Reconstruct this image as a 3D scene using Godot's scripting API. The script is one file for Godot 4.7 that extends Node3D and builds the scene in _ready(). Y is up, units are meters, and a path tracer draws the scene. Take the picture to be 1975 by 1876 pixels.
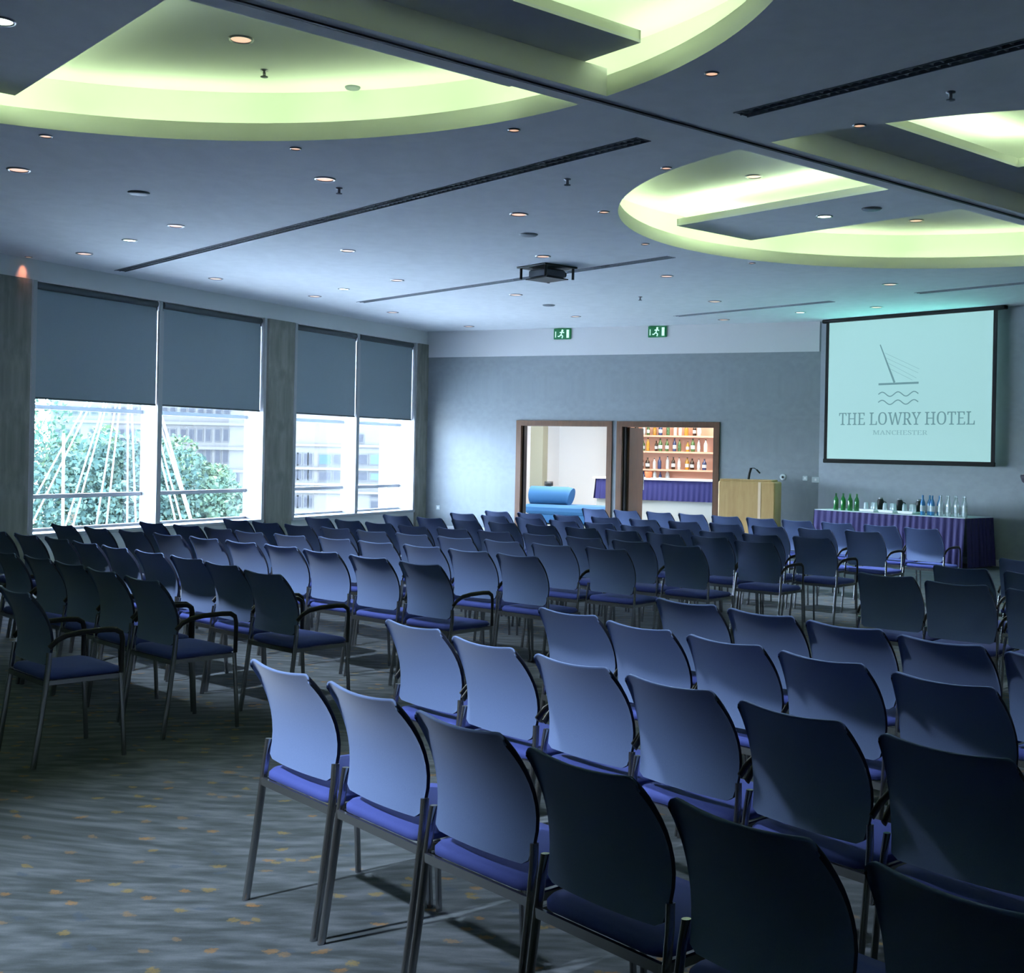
extends Node3D
# A hotel conference room set with rows of blue chairs in front of a projection screen.
# Plan coordinates: u runs along the chair rows (towards the windows), v runs towards the screen; the camera stands at u = 0, v = 0.

const A40 := 0.6981317
const HC := 3.9          # ceiling height
const HS := 4.08         # underside of the light shelves inside the ceiling rings
const HU := 4.37         # raised ceiling inside the rings
const RING := 3.5
const GRID_TURN := -0.8726646   # yaw of things that face the screen
var rng := RandomNumberGenerator.new()
var M := {}
var C0 := Vector2(-1.70, 24.0)      # far corner (x, depth)
var C1 := Vector2(5.25, 20.8)       # bend between the door wall and the screen wall
var WD := Vector2(-0.459178, -0.888344)   # along the window wall, towards the camera
var WN := Vector2(0.888344, -0.459178)    # into the room
var FE := Vector2(0.908342, -0.418229)    # along the door wall, to the right
var FN := Vector2(0.418229, 0.908342)     # behind the door wall
var used := {}

# ---------- plan helpers ----------
func uv(u: float, v: float, y := 0.0) -> Vector3:
	var s := sin(A40); var c := cos(A40)
	return Vector3(-s * u + c * v, y, -(c * u + s * v))
func win(t: float, y: float, off := 0.0) -> Vector3:
	var p := C0 + WD * t + WN * off
	return Vector3(p.x, y, -p.y)
func far(s: float, y: float, d := 0.0) -> Vector3:
	var p := C0 + FE * s + FN * d
	return Vector3(p.x, y, -p.y)
func umax(v: float) -> float:
	return 19.5 + 0.417 * (v - 14.1) if v < 14.1 else 19.5 - (v - 14.1) * 2.109

# ---------- naming ----------
func numbered(n: String) -> String:
	var k: int = used.get(n, -1) + 1
	used[n] = k
	return n if k == 0 else "%s_%03d" % [n, k]
func thing(called: String, label: String, category: String, at := Vector3.ZERO, turn := 0.0, group := "") -> Node3D:
	var o := Node3D.new()
	o.name = numbered(called)
	add_child(o)
	o.position = at
	o.rotation.y = turn
	o.set_meta("label", label)
	o.set_meta("category", category)
	if group: o.set_meta("group", group)
	return o
func tag(o: Node3D, label: String, category: String, group := "") -> Node3D:
	o.set_meta("label", label)
	o.set_meta("category", category)
	if group: o.set_meta("group", group)
	return o
func put(st: SurfaceTool, called: String, m: Material, parent: Node = null) -> MeshInstance3D:
	st.generate_normals()
	return put_mesh(st.commit(), called, m, parent)
func put_mesh(mesh: Mesh, called: String, m: Material, parent: Node = null) -> MeshInstance3D:
	var o := MeshInstance3D.new()
	o.mesh = mesh
	o.material_override = m
	if parent == null:
		o.name = numbered(called)
		add_child(o)
	else:
		o.name = called
		parent.add_child(o, true)
	return o
func structure(st: SurfaceTool, called: String, m: Material, label: String, category: String) -> MeshInstance3D:
	var o := put(st, called, m)
	o.set_meta("kind", "structure")
	o.set_meta("label", label)
	o.set_meta("category", category)
	return o

# ---------- mesh helpers ----------
func mb() -> SurfaceTool:
	var st := SurfaceTool.new()
	st.begin(Mesh.PRIMITIVE_TRIANGLES)
	return st
func quad(st: SurfaceTool, a: Vector3, b: Vector3, c: Vector3, d: Vector3, smooth := -1) -> void:
	for p in [a, b, c, a, c, d]:
		st.set_smooth_group(smooth)
		st.add_vertex(p)
func tri(st: SurfaceTool, a: Vector3, b: Vector3, c: Vector3, smooth := -1) -> void:
	for p in [a, b, c]:
		st.set_smooth_group(smooth)
		st.add_vertex(p)
func hexa(st: SurfaceTool, p: Array) -> void:   # p: bottom 4 (counter-clockwise from above), top 4
	quad(st, p[0], p[1], p[2], p[3])
	quad(st, p[7], p[6], p[5], p[4])
	for i in 4:
		var j := (i + 1) % 4
		quad(st, p[j], p[i], p[i + 4], p[j + 4])
func box(st: SurfaceTool, c: Vector3, s: Vector3, b := Basis.IDENTITY) -> void:
	var h := s / 2.0
	var p := []
	for y in [-1, 1]:
		for k in [[-1, 1], [1, 1], [1, -1], [-1, -1]]:
			p.append(c + b * Vector3(h.x * k[0], h.y * y, h.z * k[1]))
	hexa(st, p)
# a box with chamfered long edges (bevel r)
func soft_box(st: SurfaceTool, c: Vector3, s: Vector3, r: float, b := Basis.IDENTITY) -> void:
	var h := s / 2.0
	var rings := []
	for k in [[-1.0, r], [-1.0 + r / h.y, 0.0], [1.0 - r / h.y, 0.0], [1.0, r]]:
		var ring := []
		var q: float = k[1]
		for e in [[-h.x + q, h.z - q - r], [-h.x + q + r, h.z - q], [h.x - q - r, h.z - q], [h.x - q, h.z - q - r], [h.x - q, -h.z + q + r], [h.x - q - r, -h.z + q], [-h.x + q + r, -h.z + q], [-h.x + q, -h.z + q + r]]:
			ring.append(c + b * Vector3(e[0], h.y * k[0], e[1]))
		rings.append(ring)
	for i in 3:
		for j in 8:
			var n := (j + 1) % 8
			quad(st, rings[i][n], rings[i][j], rings[i + 1][j], rings[i + 1][n])
	for j in range(1, 7):
		tri(st, rings[0][0], rings[0][j], rings[0][j + 1])
		tri(st, rings[3][0], rings[3][j + 1], rings[3][j])
func sweep(st: SurfaceTool, pts: Array, rx: float, ry: float, n: int, hint: Vector3, caps := true) -> void:
	var rings := []
	for i in pts.size():
		var t: Vector3 = (pts[mini(i + 1, pts.size() - 1)] - pts[maxi(i - 1, 0)]).normalized()
		var a := (hint - t * hint.dot(t)).normalized()
		var b := t.cross(a)
		var ring := []
		for k in n:
			var w := TAU * k / n
			ring.append(pts[i] + a * cos(w) * rx + b * sin(w) * ry)
		rings.append(ring)
	for i in pts.size() - 1:
		for k in n:
			var m := (k + 1) % n
			quad(st, rings[i][k], rings[i + 1][k], rings[i + 1][m], rings[i][m], 1)
	if caps:
		for k in range(1, n - 1):
			tri(st, rings[0][0], rings[0][k], rings[0][k + 1])
			tri(st, rings[-1][0], rings[-1][k + 1], rings[-1][k])
func lathe(st: SurfaceTool, prof: Array, n: int, at := Vector3.ZERO, smooth := 1) -> void:   # prof: [radius, y] from the bottom up
	for i in prof.size() - 1:
		for k in n:
			var a := TAU * k / n
			var b := TAU * (k + 1) / n
			var p := prof
			var q := [Vector3(cos(a) * p[i][0], p[i][1], sin(a) * p[i][0]), Vector3(cos(b) * p[i][0], p[i][1], sin(b) * p[i][0]), Vector3(cos(b) * p[i + 1][0], p[i + 1][1], sin(b) * p[i + 1][0]), Vector3(cos(a) * p[i + 1][0], p[i + 1][1], sin(a) * p[i + 1][0])]
			if p[i][0] < 0.00001:
				tri(st, at + q[0], at + q[2], at + q[3], smooth)
			elif p[i + 1][0] < 0.00001:
				tri(st, at + q[0], at + q[1], at + q[2], smooth)
			else:
				quad(st, at + q[0], at + q[1], at + q[2], at + q[3], smooth)
# a box given in window-wall coordinates
func wbox(st: SurfaceTool, t0: float, t1: float, y0: float, y1: float, o0: float, o1: float) -> void:
	hexa(st, [win(t1, y0, o1), win(t0, y0, o1), win(t0, y0, o0), win(t1, y0, o0), win(t1, y1, o1), win(t0, y1, o1), win(t0, y1, o0), win(t1, y1, o0)])
func fbox(st: SurfaceTool, s0: float, s1: float, y0: float, y1: float, d0: float, d1: float) -> void:
	hexa(st, [far(s0, y0, d0), far(s1, y0, d0), far(s1, y0, d1), far(s0, y0, d1), far(s0, y1, d0), far(s1, y1, d0), far(s1, y1, d1), far(s0, y1, d1)])
func gbox(st: SurfaceTool, u0: float, u1: float, v0: float, v1: float, y0: float, y1: float) -> void:
	hexa(st, [uv(u1, v0, y0), uv(u0, v0, y0), uv(u0, v1, y0), uv(u1, v1, y0), uv(u1, v0, y1), uv(u0, v0, y1), uv(u0, v1, y1), uv(u1, v1, y1)])

# ---------- materials ----------
func mat(c: Color, rough := 0.8, metal := 0.0) -> StandardMaterial3D:
	var m := StandardMaterial3D.new()
	m.albedo_color = c
	m.roughness = rough
	m.metallic = metal
	return m
func matte(c: Color, rough := 0.9) -> StandardMaterial3D:
	var m := mat(c, rough)
	m.specular_mode = BaseMaterial3D.SPECULAR_DISABLED
	return m
func rgb(r: float, g: float, b: float) -> Color:
	return Color(r / 255.0, g / 255.0, b / 255.0)
func glow(c: Color, e: float) -> StandardMaterial3D:
	var m := mat(Color(0.8, 0.8, 0.8), 0.6)
	m.emission_enabled = true
	m.emission = c
	m.emission_energy_multiplier = e
	return m
func noise_tex(seed_: int, freq: float, ramp: Array, size := 512, stretch := 1.0, octaves := 4) -> ImageTexture:
	var n := FastNoiseLite.new()
	n.seed = seed_
	n.frequency = freq
	n.fractal_octaves = octaves
	n.noise_type = FastNoiseLite.TYPE_SIMPLEX_SMOOTH
	var img := Image.create(size, size, false, Image.FORMAT_RGB8)
	for y in size:
		for x in size:
			# wraps in both directions
			var a := TAU * x / size
			var b := TAU * y / size
			var r := size / TAU
			var k := n.get_noise_3d(r * cos(a), r * sin(a), r * cos(b) * stretch + r * sin(b) * stretch * 0.7) * 0.5 + 0.5
			k = clampf((k - 0.5) * 1.6 + 0.5, 0.0, 1.0)
			img.set_pixel(x, y, ramp[0].lerp(ramp[1], k))
	return ImageTexture.create_from_image(img)
func textured(tex: Texture2D, scale: float, rough := 0.8) -> StandardMaterial3D:
	var m := mat(Color.WHITE, rough)
	m.albedo_texture = tex
	m.uv1_triplanar = true
	m.uv1_world_triplanar = true
	m.uv1_scale = Vector3.ONE * scale
	return m
func carpet_tex() -> ImageTexture:
	var size := 1536
	var img := Image.create(size, size, false, Image.FORMAT_RGB8)
	var n := FastNoiseLite.new(); n.seed = 5; n.frequency = 0.016; n.fractal_octaves = 5
	var fine := FastNoiseLite.new(); fine.seed = 9; fine.frequency = 0.35
	var r := size / TAU
	for y in size:
		for x in size:
			var a := TAU * x / size
			var b := TAU * y / size
			# soft streaks that run along the rows
			var k := n.get_noise_3d(r * cos(a) * 0.6, r * sin(a) * 0.6 + r * cos(b) * 2.2, r * sin(b) * 2.2) * 1.1 + 0.5
			var f := fine.get_noise_2d(x, y) * 0.16
			var c := Color(0.18, 0.21, 0.235).lerp(Color(0.32, 0.345, 0.385), clampf(k + f, 0.0, 1.0))
			img.set_pixel(x, y, c)
	var g := RandomNumberGenerator.new(); g.seed = 77
	for i in 640:
		var px := g.randi_range(0, size - 1)
		var py := g.randi_range(0, size - 1)
		var w := g.randf_range(9.0, 14.0)
		var h := g.randf_range(5.0, 9.0)
		var turn := g.randf_range(-0.6, 0.9)
		var col := [Color(0.58, 0.38, 0.18), Color(0.54, 0.42, 0.18), Color(0.50, 0.37, 0.24), Color(0.20, 0.25, 0.33)][g.randi_range(0, 3)] as Color
		for dy in range(-16, 17):
			for dx in range(-16, 17):
				var ex := dx * cos(turn) + dy * sin(turn)
				var ey := -dx * sin(turn) + dy * cos(turn) + 0.02 * ex * ex - 1.5
				var d := (ex / w) * (ex / w) + (ey / h) * (ey / h) + 0.9 * fine.get_noise_2d((px + dx) * 0.45, (py + dy) * 0.45)
				if d < 1.0:
					var X := posmod(px + dx, size)
					var Y := posmod(py + dy, size)
					img.set_pixel(X, Y, img.get_pixel(X, Y).lerp(col, minf(0.62, (1.0 - d) * 1.1) * (0.8 + fine.get_noise_2d(X * 2, Y * 2) * 0.6)))
	return ImageTexture.create_from_image(img)
func make_materials() -> void:
	M.ceiling = textured(noise_tex(3, 0.02, [rgb(218, 220, 224), rgb(226, 228, 232)]), 0.4, 0.9)
	M.cove = mat(rgb(222, 224, 216), 0.9)
	M.soffit = mat(rgb(222, 222, 224), 0.9)
	M.wall = textured(noise_tex(4, 0.03, [rgb(134, 141, 146), rgb(144, 151, 156)]), 0.5, 0.85)
	M.screen_wall = M.wall
	M.dark_wall = textured(noise_tex(4, 0.03, [rgb(156, 160, 165), rgb(164, 168, 172)]), 0.5, 0.9)
	M.concrete = textured(noise_tex(8, 0.03, [rgb(112, 114, 106), rgb(148, 148, 140)], 512, 0.25), 0.6, 0.85)
	M.carpet = textured(carpet_tex(), 0.25, 0.95)
	M.white_metal = mat(rgb(205, 206, 210), 0.4)
	M.frame = mat(rgb(158, 160, 164), 0.45)
	M.blind = textured(noise_tex(12, 0.3, [rgb(140, 152, 158), rgb(150, 162, 168)], 256), 3.0, 0.9)
	M.blind.backlight_enabled = true
	M.blind.backlight = Color(0.22, 0.27, 0.30)
	M.blind_rail = mat(rgb(58, 66, 72), 0.5)
	M.glass = mat(Color(0.35, 0.42, 0.42, 0.04), 0.02)
	M.glass.transparency = BaseMaterial3D.TRANSPARENCY_ALPHA
	M.fabric = textured(noise_tex(21, 0.35, [rgb(82, 103, 150), rgb(96, 117, 164)], 256), 6.0, 0.85)
	M.fabric.uv1_world_triplanar = false
	M.fabric.rim_enabled = true
	M.fabric.rim = 0.35
	M.seat = textured(noise_tex(22, 0.35, [rgb(50, 64, 136), rgb(62, 76, 152)], 256), 6.0, 0.85)
	M.seat.uv1_world_triplanar = false
	M.pad = mat(rgb(30, 38, 66), 0.9)
	M.chrome = mat(rgb(158, 160, 164), 0.24, 0.92)
	M.black = mat(rgb(16, 17, 20), 0.45)
	M.black_matt = mat(rgb(10, 11, 12), 0.9)
	M.wood = textured(noise_tex(31, 0.03, [rgb(76, 48, 27), rgb(102, 66, 38)], 512, 0.15), 1.2, 0.5)
	M.maple = textured(noise_tex(32, 0.03, [rgb(176, 140, 88), rgb(194, 160, 106)], 512, 0.15), 1.2, 0.45)
	M.maple_edge = mat(rgb(226, 200, 168), 0.5)
	M.purple = mat(rgb(38, 30, 86), 0.75)
	M.purple.rim_enabled = true
	M.purple.rim = 0.3
	M.white = mat(rgb(232, 232, 232), 0.7)
	M.cloth_white = mat(rgb(190, 200, 202), 0.8)
	M.warm_lamp = glow(Color(1.0, 0.80, 0.66), 0.75)
	M.white_lamp = glow(Color(0.86, 1.0, 0.92), 6.0)
	M.cove_lamp = glow(Color(0.88, 1.0, 0.80), 2.0)
	M.steel = mat(rgb(140, 140, 145), 0.35, 0.8)
	M.slot = mat(rgb(112, 118, 126), 0.8)
	M.detector = mat(rgb(120, 126, 134), 0.6)
	M.sofa = mat(rgb(32, 82, 122), 0.8)
	M.screen = mat(rgb(104, 112, 112), 0.9)
	M.screen.emission_enabled = true
	M.screen.emission = rgb(150, 200, 200)
	M.screen.emission_energy_multiplier = 0.74
	M.print_grey = mat(rgb(60, 72, 76), 0.9)
	M.print_grey.emission_enabled = true
	M.print_grey.emission = rgb(98, 140, 145)
	M.print_grey.emission_energy_multiplier = 0.72
	M.print_soft = mat(rgb(80, 92, 95), 0.9)
	M.print_soft.emission_enabled = true
	M.print_soft.emission = rgb(128, 174, 178)
	M.print_soft.emission_energy_multiplier = 0.70

# ---------- lamps ----------
func area(at: Vector3, dir: Vector3, along: Vector3, sx: float, sy: float, c: Color, e: float) -> void:
	var l := AreaLight3D.new()
	l.name = "area_lamp"
	var z := -dir.normalized()
	var x := (along - z * along.dot(z)).normalized()
	l.transform = Transform3D(Basis(x, z.cross(x), z), at)
	l.area_size = Vector2(sx, sy)
	l.area_normalize_energy = true
	l.light_color = c
	l.light_energy = e
	l.area_range = 40.0
	l.shadow_enabled = true
	add_child(l, true)
func spot(at: Vector3, aim: Vector3, angle: float, c: Color, e: float, size := 0.05, blend := 0.6) -> void:
	var l := SpotLight3D.new()
	l.name = "spot_lamp"
	add_child(l, true)
	l.position = at
	var d := (aim - at).normalized()
	l.basis = Basis.looking_at(d, Vector3.UP if absf(d.y) < 0.99 else Vector3.RIGHT)
	l.spot_angle = angle
	l.spot_angle_attenuation = blend
	l.spot_range = 40.0
	l.spot_attenuation = 2.0
	l.light_color = c
	l.light_energy = e
	l.light_size = size
	l.shadow_enabled = true

func camera_and_light() -> void:
	var cam := Camera3D.new()
	cam.name = "camera"
	add_child(cam)
	cam.position = Vector3(0, 1.6, 0)
	cam.rotation.z = atan(0.02)
	cam.projection = Camera3D.PROJECTION_FRUSTUM
	cam.near = 0.05
	cam.far = 600.0
	cam.size = 0.05 * 1876.0 / 2350.0
	cam.frustum_offset = Vector2(0.05 * 0.5 / 2350.0, -0.05 * 70.0 / 2350.0)
	cam.current = true
	var we := WorldEnvironment.new()
	we.name = "world"
	var e := Environment.new()
	e.tonemap_mode = Environment.TONE_MAPPER_LINEAR
	e.tonemap_exposure = 1.28
	e.background_mode = Environment.BG_SKY
	e.sdfgi_enabled = true
	e.ssao_enabled = true
	e.ssil_enabled = true
	var sm := ProceduralSkyMaterial.new()
	sm.sky_top_color = Color(0.77, 0.87, 1.0)
	sm.sky_horizon_color = Color(0.82, 0.91, 1.0)
	sm.ground_horizon_color = Color(0.62, 0.66, 0.70)
	sm.ground_bottom_color = Color(0.62, 0.66, 0.70)
	sm.sky_energy_multiplier = 5.6
	sm.ground_energy_multiplier = 5.0
	var sky := Sky.new()
	sky.sky_material = sm
	e.sky = sky
	we.environment = e
	add_child(we)
	# the lit white ceiling spots, most of them in view, two behind the camera
	var cw := Color(0.90, 0.96, 1.0)
	for a in white_spots():
		spot(uv(a[0], a[1], a[2] - 0.05), uv(a[3], a[4], 0.6), a[5], cw, a[6] * 0.88, 0.07 if a[1] < 0.0 else 0.15, 1.0)
	# warm downlight that grazes the bulkhead by the left column
	spot(win(9.78, HC - 0.03, 0.10), win(9.78, 3.66, 0.0), 26.0, Color(1.0, 0.62, 0.45), 0.10, 0.03, 1.0)
	# the picture on the screen lights the front of the room
	area(uv(12.56 - 1.74, 17.16, 2.71), uv(0, -1, 0) - uv(0, 0, 0), uv(-1, 0, 0) - uv(0, 0, 0), 2.9, 2.26, Color(0.42, 0.95, 0.85), 3.0)
	# lamps in the lounge behind the doors
	area(far(1.6, 2.95, 3.6), Vector3.DOWN, Vector3.RIGHT, 2.4, 2.4, Color(0.96, 0.98, 1.0), 30.0)
	area(far(3.0, 2.95, 7.0), Vector3.DOWN, Vector3.RIGHT, 2.6, 1.2, Color(1.0, 0.94, 0.86), 10.0)
	# fluorescent strips hidden in the two ceiling rings
	var cc := Color(0.88, 1.0, 0.80)
	for c in [2.0, 10.68]:
		for k in 16:
			var a := TAU * (k + 0.5) / 16
			var p := uv(5.8 + cos(a) * 3.68, c + sin(a) * 3.68, 4.0)
			var q := uv(5.8 - sin(a), c + cos(a), 0) - uv(5.8, c, 0)
			area(p, Vector3.UP, q, 1.36, 0.06, cc, 0.34)
	for c in arms():
		for s in c.strips:
			var p0 := uv(s[0], s[1], HS + 0.075)
			var p1 := uv(s[2], s[3], HS + 0.075)
			area((p0 + p1) / 2, Vector3.UP, p1 - p0, p0.distance_to(p1), 0.06, cc, 0.37 * p0.distance_to(p1))
func white_spots() -> Array:   # u, v, height, aimed at u, v, cone, energy
	return [[7.5, 2.28, HS, 8.0, 4.7, 27.0, 38.0], [13.43, 5.54, HC, 13.2, 6.5, 30.0, 10.0], [15.2, 9.5, HC, 14.9, 10.5, 30.0, 10.0], [7.6, 10.53, HS, 7.6, 11.6, 30.0, 26.0], [12.0, 16.04, HC, 12.0, 15.8, 28.0, 4.0],
		[4.1, 2.28, HS, 3.5, 3.9, 34.0, 15.0], [4.0, -1.2, HC, 4.0, 1.75, 21.0, 48.0], [4.1, 10.53, HS, 4.2, 9.2, 32.0, 14.0]]
func arms() -> Array:
	var out := []
	for c in [[2.0, 1.62, 2.86], [10.68, 9.88, 11.14]]:
		var v0: float = c[0]
		out.append({"v": v0, "a": c[1], "b": c[2], "strips": [
			[5.24, v0 - 3.1, 5.24, c[1] - 0.05], [5.24, c[2] + 0.05, 5.24, v0 + 3.1], [6.36, v0 - 3.1, 6.36, c[1] - 0.05], [6.36, c[2] + 0.05, 6.36, v0 + 3.1],
			[2.6, c[1] + 0.08, 5.1, c[1] + 0.08], [2.6, c[2] - 0.08, 5.1, c[2] - 0.08], [6.5, c[1] + 0.08, 8.9, c[1] + 0.08], [6.5, c[2] - 0.08, 8.9, c[2] - 0.08],
			[9.0, c[1] + 0.1, 9.0, c[2] - 0.1]]})
	return out

# ---------- the room ----------
func slots() -> Array:   # u0, u1, v
	return [[6.25, 15.95, 6.45], [-2.5, 5.35, 6.45], [9.75, 16.4, 10.56], [10.8, 13.9, 15.2], [6.2, 9.4, 15.2]]
func build_ceiling() -> void:
	var st := mb()
	var cuts := [-5.0, 14.1, 17.39]
	var n := 128
	for c in [2.0, 10.68]:
		for k in n / 2 + 1:
			cuts.append(c - RING * cos(PI * k / (n / 2)))
	for s in slots():
		cuts.append_array([s[2] - 0.075, s[2] + 0.075])
	cuts.sort()
	for i in cuts.size() - 1:
		var v0: float = cuts[i]
		var v1: float = cuts[i + 1]
		if v1 - v0 < 0.0005: continue
		var vm := (v0 + v1) / 2
		var holes := []
		for c in [2.0, 10.68]:
			if absf(vm - c) < RING:
				var h0 := sqrt(maxf(0.0, RING * RING - (v0 - c) * (v0 - c)))
				var h1 := sqrt(maxf(0.0, RING * RING - (v1 - c) * (v1 - c)))
				holes.append([5.8 - h0, 5.8 + h0, 5.8 - h1, 5.8 + h1])
		for s in slots():
			if absf(vm - s[2]) < 0.075:
				holes.append([s[0], s[1], s[0], s[1]])
		holes.sort_custom(func(a, b): return a[0] < b[0])
		var a0 := -3.2
		var a1 := -3.2
		var spans := []
		for h in holes:
			spans.append([a0, h[0], a1, h[2]])
			a0 = h[1]
			a1 = h[3]
		spans.append([a0, umax(v0) + 0.5, a1, umax(v1) + 0.5])
		for s in spans:
			if s[1] - s[0] < 0.001 and s[3] - s[2] < 0.001: continue
			quad(st, uv(s[0], v0, HC), uv(s[1], v0, HC), uv(s[3], v1, HC), uv(s[2], v1, HC))
	var ceil_ := structure(st, "ceiling", M.ceiling, "blue-grey plaster ceiling with two round lit recesses", "ceiling")
	# the slab above keeps daylight out
	st = mb()
	gbox(st, -4.0, 22.0, -6.0, 19.0, 4.75, 4.95)
	put(st, "roof_slab", M.ceiling, ceil_)
	for c in arms():
		var v0: float = c.v
		# lip of the ring, trough and back wall
		st = mb()
		lathe_ring(st, v0, [[RING, HC], [RING, 4.035], [RING + 0.03, 4.035], [RING + 0.03, 3.94]])
		put(st, "coffer_lip", M.cove, ceil_)
		st = mb()
		lathe_ring(st, v0, [[RING + 0.03, 3.94], [RING + 0.36, 3.94]])
		lathe_ring(st, v0, [[RING + 0.36, 3.94], [RING + 0.36, HU]])
		put(st, "coffer_wall", M.cove, ceil_)
		st = mb()
		lathe_ring(st, v0, [[0.001, HU], [RING + 0.4, HU]])
		put(st, "coffer_soffit", M.cove, ceil_)
		# light shelves: a long arm along the track, a cross arm along the rows
		st = mb()
		gbox(st, 5.18, 6.42, v0 - 3.27, v0 + 3.3, HS, HS + 0.02)
		gbox(st, 2.5, 5.18, c.a, c.b, HS, HS + 0.02)
		gbox(st, 6.42, 9.05, c.a, c.b, HS, HS + 0.02)
		put(st, "light_shelf", M.ceiling, ceil_)
		st = mb()
		for e in [[5.18, 5.20, v0 - 3.27, c.a], [5.18, 5.20, c.b, v0 + 3.3], [6.40, 6.42, v0 - 3.27, c.a], [6.40, 6.42, c.b, v0 + 3.3], [2.5, 5.2, c.a, c.a + 0.02], [2.5, 5.2, c.b - 0.02, c.b], [6.4, 9.05, c.a, c.a + 0.02], [6.4, 9.05, c.b - 0.02, c.b], [9.03, 9.05, c.a, c.b], [2.5, 2.52, c.a, c.b], [5.18, 6.42, v0 + 3.28, v0 + 3.3], [5.18, 6.42, v0 - 3.27, v0 - 3.25]]:
			gbox(st, e[0], e[1], e[2], e[3], HS + 0.02, HS + 0.075)
		put(st, "shelf_lip", M.cove, ceil_)
		# beam that carries the folding-wall track
		st = mb()
		var hl := sqrt(RING * RING - 0.02)
		gbox(st, 5.67, 5.93, v0 - hl, v0 + hl, HC, HS)
		put(st, "beam", M.soffit, ceil_)
		# glowing strips behind the lips
		st = mb()
		for k in 48:
			if k % 3 == 2: continue
			var a := TAU * k / 48
			var b := TAU * (k + 1) / 48
			sweep(st, [uv(5.8 + cos(a) * 3.7, v0 + sin(a) * 3.7, 3.97), uv(5.8 + cos(b) * 3.7, v0 + sin(b) * 3.7, 3.97)], 0.013, 0.013, 6, Vector3.UP)
		for s in c.strips:
			sweep(st, [uv(s[0], s[1], HS + 0.045), uv(s[2], s[3], HS + 0.045)], 0.013, 0.013, 6, Vector3.UP)
		put(st, "cove_lamp", M.cove_lamp, ceil_)
	# track of the folding wall
	st = mb()
	for k in [[5.765, 5.795]]:
		gbox(st, k[0], k[1], -4.9, 16.9, HC - 0.010, HC - 0.0005)
	var track := put(st, "folding_wall_track", mat(rgb(44, 48, 56), 0.8))
	tag(track, "long dark folding-wall track line crossing the whole ceiling", "track")
	track.set_meta("kind", "thing")
	# air slots
	var names := ["dark linear air slot running from the windows to the track, nearest the camera", "dark linear air slot, wide, at the top right of the ceiling", "dark linear air slot in line with the projector", "short dark linear air slot near the screen's left end", "dark linear air slot above the screen's right end"]
	var i := 0
	for s in slots():
		var o := thing("air_slot", names[i], "air vent", uv((s[0] + s[1]) / 2, s[2], HC), GRID_TURN, "linear air slots in the ceiling")
		i += 1
		var L: float = s[1] - s[0]
		st = mb()
		box(st, Vector3(0, 0.09, 0), Vector3(L, 0.02, 0.15))
		for z in [-0.08, 0.08]:
			box(st, Vector3(0, 0.05, z), Vector3(L, 0.1, 0.01))
		for x in [-L / 2, L / 2]:
			box(st, Vector3(x, 0.05, 0), Vector3(0.01, 0.1, 0.15))
		put(st, "duct", mat(rgb(116, 122, 130), 0.9), o)
		st = mb()
		for z in [-0.072, 0.0, 0.072]:
			box(st, Vector3(0, 0.004, z), Vector3(L, 0.02, 0.008))
		put(st, "rail", M.slot, o)
		st = mb()
		var k := int(L / 0.07)
		for j in k:
			box(st, Vector3(-L / 2 + (j + 0.5) * L / k, 0.012, 0), Vector3(0.012, 0.016, 0.14))
		var fins := put(st, "fins", M.detector, o)
		fins.set_meta("kind", "stuff")
func lathe_ring(st: SurfaceTool, v0: float, prof: Array) -> void:
	var n := 128
	for i in prof.size() - 1:
		for k in n:
			var a := TAU * k / n
			var b := TAU * (k + 1) / n
			var r0: float = prof[i][0]; var r1: float = prof[i + 1][0]
			quad(st, uv(5.8 + cos(a) * r0, v0 + sin(a) * r0, prof[i][1]), uv(5.8 + cos(b) * r0, v0 + sin(b) * r0, prof[i][1]), uv(5.8 + cos(b) * r1, v0 + sin(b) * r1, prof[i + 1][1]), uv(5.8 + cos(a) * r1, v0 + sin(a) * r1, prof[i + 1][1]), 1)

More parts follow.
